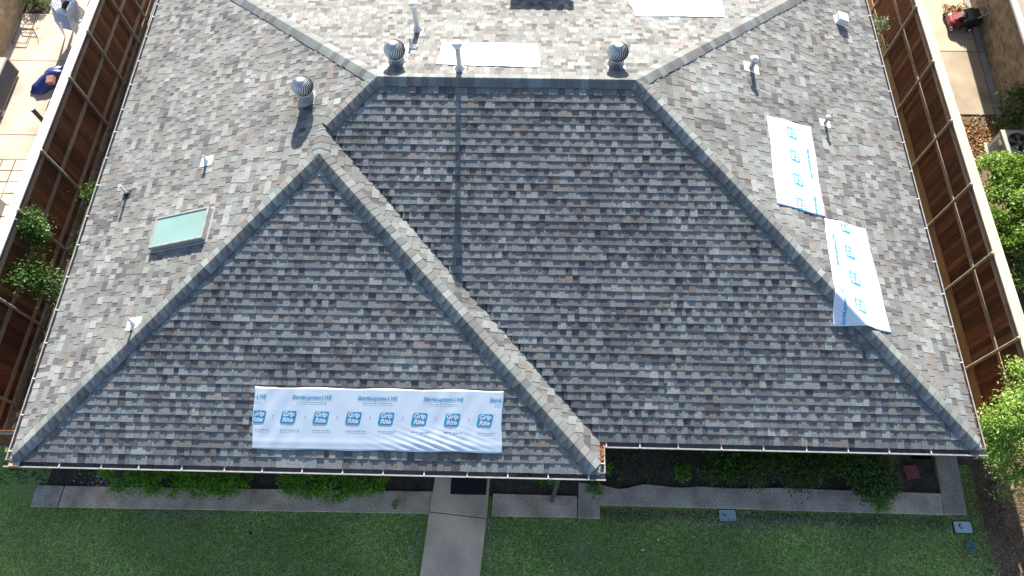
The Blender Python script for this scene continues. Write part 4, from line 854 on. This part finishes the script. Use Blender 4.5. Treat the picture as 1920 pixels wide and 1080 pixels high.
# ------------------------------------------------------------------ right neighbour
RC = (.48, .40, .30)
def wx(y): return 22.66 + .045 * (y - 11)
for y0, y1 in ((10.02, 12.34), (12.36, 14.6), (14.62, 17)): slab('side_walk', [(19.95, y0), (wx(y0) - .20, y0), (wx(y1) - .20, y1), (19.95, y1)], .0, tuple(np.array(RC) * (0.72 if y0 < 11 else 1.02)), 'concrete')
for y0, y1 in ((9.9, 12.33), (12.35, 17)): slab('side_walk', [(wx(y0) - .17, y0), (wx(y0) + .1, y0), (wx(y1) + .1, y1), (wx(y1) - .17, y1)], -.005, (.30, .29, .28), 'concrete')
nb = empty('neighbor_house', (25, 11, 0), 'olive brown brick house beyond the right fence with a pale gutter', 'house')
b = MB(); y0, y1 = 4.0, 18.0; zt = 2.3
b.mesh([(wx(y0), y0, -.05), (30, y0, -.05), (30, y1, -.05), (wx(y1), y1, -.05), (wx(y0), y0, zt), (30, y0, zt), (30, y1, zt), (wx(y1), y1, zt)], [(0, 3, 7, 4), (0, 4, 5, 1), (1, 5, 6, 2), (2, 6, 7, 3)]); b.build('wall', M['brick_olive'], nb)
ex = lambda y: wx(y) - .70
b = MB(); b.mesh([(ex(y0), y0 - .5, 2.42), (ex(y1), y1 + .5, 2.42), (30, y1 + .5, 5.4), (30, y0 - .5, 5.4), (ex(y0), y0 - .5, 2.30), (ex(y1), y1 + .5, 2.30)], [(0, 3, 2, 1), (0, 1, 5, 4)], (.36, .30, .24)); b.mesh([(ex(y0), y0 - .5, 2.30), (ex(y1), y1 + .5, 2.30), (wx(y1), y1 + .5, 2.30), (wx(y0), y0 - .5, 2.30)], [(0, 1, 2, 3)], (.3, .28, .25)); b.build('roof', M['shingle'], nb)
b = MB(); n = len(GP); V = [(ex(y) - d, y, 2.42 + z - .03) for y in (y0, y1) for d, z in GP]; b.mesh(V, [(i, (i + 1) % n, n + (i + 1) % n, n + i) for i in range(n)]); gt = b.build('gutter', M['white'], nb)
for k in range(18):
    y = 4.5 + .75 * k; b = MB(); b.box(ex(y) - .125, ex(y) - .004, y - .011, y + .011, 2.40, 2.406); b.build('hanger', M['hanger'], gt)
# condenser
r = empty('air_conditioner', (22.2, 8.5, 0), 'beige grey air conditioner with a round top fan beyond the right fence', 'air conditioner')
b = MB(); X0, X1, Y0, Y1, Zt = 21.86, 22.62, 8.17, 8.95, .68; b.box(X0, X1, Y0, Y1, .05, Zt - .04)
kk = 32; cx_, cy_ = (X0 + X1) / 2, (Y0 + Y1) / 2; sq = []
for i in range(kk):
    a = 2 * math.pi * i / kk; m_ = max(abs(math.cos(a)), abs(math.sin(a))); sq.append((cx_ + .395 * math.cos(a) / m_, cy_ + .405 * math.sin(a) / m_))
ci = [(cx_ + .30 * math.cos(2 * math.pi * i / kk), cy_ + .30 * math.sin(2 * math.pi * i / kk)) for i in range(kk)]
b.mesh([(*p, Zt - .04) for p in sq] + [(*p, Zt) for p in sq] + [(*p, Zt + .008) for p in ci] + [(*p, Zt - .035) for p in ci], [(a * kk + i, a * kk + (i + 1) % kk, (a + 1) * kk + (i + 1) % kk, (a + 1) * kk + i) for a in range(3) for i in range(kk)]); b.build('cabinet', M['acpaint'], r)
b = MB(); b.face([(*p, Zt - .034) for p in ci]); b.build('fan_well', M['dark'], r)
b = MB()
for k in range(5):
    a = 2 * math.pi * k / 5; b.mesh([(cx_ + q * math.cos(a + w_), cy_ + q * math.sin(a + w_), Zt - .025 + h_) for q, w_, h_ in ((.06, 0, 0), (.27, -.1, 0), (.27, .5, .015), (.06, .7, .015))], [(0, 1, 2, 3)])
b.lathe([(.07, -.03), (.065, .0), (0, .006)], 16, o=(cx_, cy_, Zt)); b.build('fan', M['grey'], r)
b = MB()
for q in (.10, .15, .20, .25): b.tube([(cx_ + q * math.cos(2 * math.pi * i / 28), cy_ + q * math.sin(2 * math.pi * i / 28), Zt + .012) for i in range(29)], .003, 5)
for k in range(8): a = math.pi * k / 4; b.tube([(cx_ + .07 * math.cos(a), cy_ + .07 * math.sin(a), Zt + .014), (cx_ + .3 * math.cos(a), cy_ + .3 * math.sin(a), Zt + .012)], .004, 5)
b.build('fan_grille', M['bronze'], r)
for ax_ in (0, 1):
    b = MB()
    for k in range(9):
        z = .10 + .055 * k
        if ax_ == 0: b.box(X0 - .012, X0 - .001, Y0 + .05, Y1 - .05, z, z + .022)
        else: b.box(X0 + .05, X1 - .05, Y0 - .012, Y0 - .001, z, z + .022)
    b.build('louver', M['grey'], r)
b = MB(); b.box(X0 - .016, X0 - .0125, cy_ + .02, cy_ + .2, .48, .56); b.build('badge_plate', M['white'], r)
b = MB(); b.box(X0 - .08, X1 + .08, Y0 - .08, Y1 + .08, -.02, .048); b.build('pad', M['acpaint'], r)
# red lawn mower
mo = empty('lawn_mower', (22.2, 13.45, 0), 'red push lawn mower with black grass bag on the right walkway', 'lawn mower')
b = MB(); ox, oy = 22.12, 13.42
prof = [(-.30, -.14), (-.25, -.24), (.02, -.26), (.12, -.22), (.12, .22), (.02, .26), (-.25, .24), (-.30, .14)]
b.mesh([(ox + x, oy + y, z) for z in (.10, .20) for x, y in prof] + [(ox + x * .8, oy + y * .8, .26) for x, y in prof], [(a * 8 + i, a * 8 + (i + 1) % 8, (a + 1) * 8 + (i + 1) % 8, (a + 1) * 8 + i) for a in range(2) for i in range(8)] + [tuple(range(16, 24))]); bevel(b.build('deck', M['red'], mo), .02)
b = MB(); b.lathe([(.15, .25), (.15, .33), (.12, .38), (.05, .40), (0, .40)], 18, o=(ox + .08, oy, 0)); b.build('engine', M['black'], mo)
b = MB(); b.mesh([(ox - .2, oy - .1, .262), (ox - .02, oy - .1, .41), (ox - .02, oy + .1, .41), (ox - .2, oy + .1, .262)], [(0, 1, 2, 3)]); b.build('hood', M['red'], mo)
for dx in (-.24, .3):
    for sy in (-.3, .3):
        b = MB(); b.tube([(ox + dx, oy + sy - .025, .09), (ox + dx, oy + sy + .025, .09)], .09, 18); wh = b.build('wheel', M['black'], mo)
        b = MB(); b.tube([(ox + dx, oy + sy - .03, .09), (ox + dx, oy + sy + .03, .09)], .05, 14); b.build('hub', M['white'], wh)
b = MB(); b.mesh([(ox + x, oy + y, z) for x, zl, zh in ((.02, .12, .32), (.3, .10, .44), (.56, .14, .40)) for y, z in ((-.26, zl), (.26, zl), (.26, zh), (-.26, zh))], [(i * 4 + a, i * 4 + (a + 1) % 4, i * 4 + 4 + (a + 1) % 4, i * 4 + 4 + a) for i in range(2) for a in range(4)] + [(0, 1, 2, 3), (8, 9, 10, 11)]); bevel(b.build('grass_bag', M['black'], mo), .05, 3)
b = MB()
for sy in (-.2, .2): b.tube([(ox + .15, oy + sy, .22), (ox + .62, oy + sy * .9, .62), (ox + 1.0, oy + sy * .8, .92)], .012, 8)
b.tube([(ox + 1.0, oy - .16, .92), (ox + 1.05, oy - .1, .95), (ox + 1.05, oy + .1, .95), (ox + 1.0, oy + .16, .92)], .013, 8); b.tube([(ox + .62, oy - .18, .62), (ox + .62, oy + .18, .62)], .01, 8); b.build('handle', M['grey'], mo)
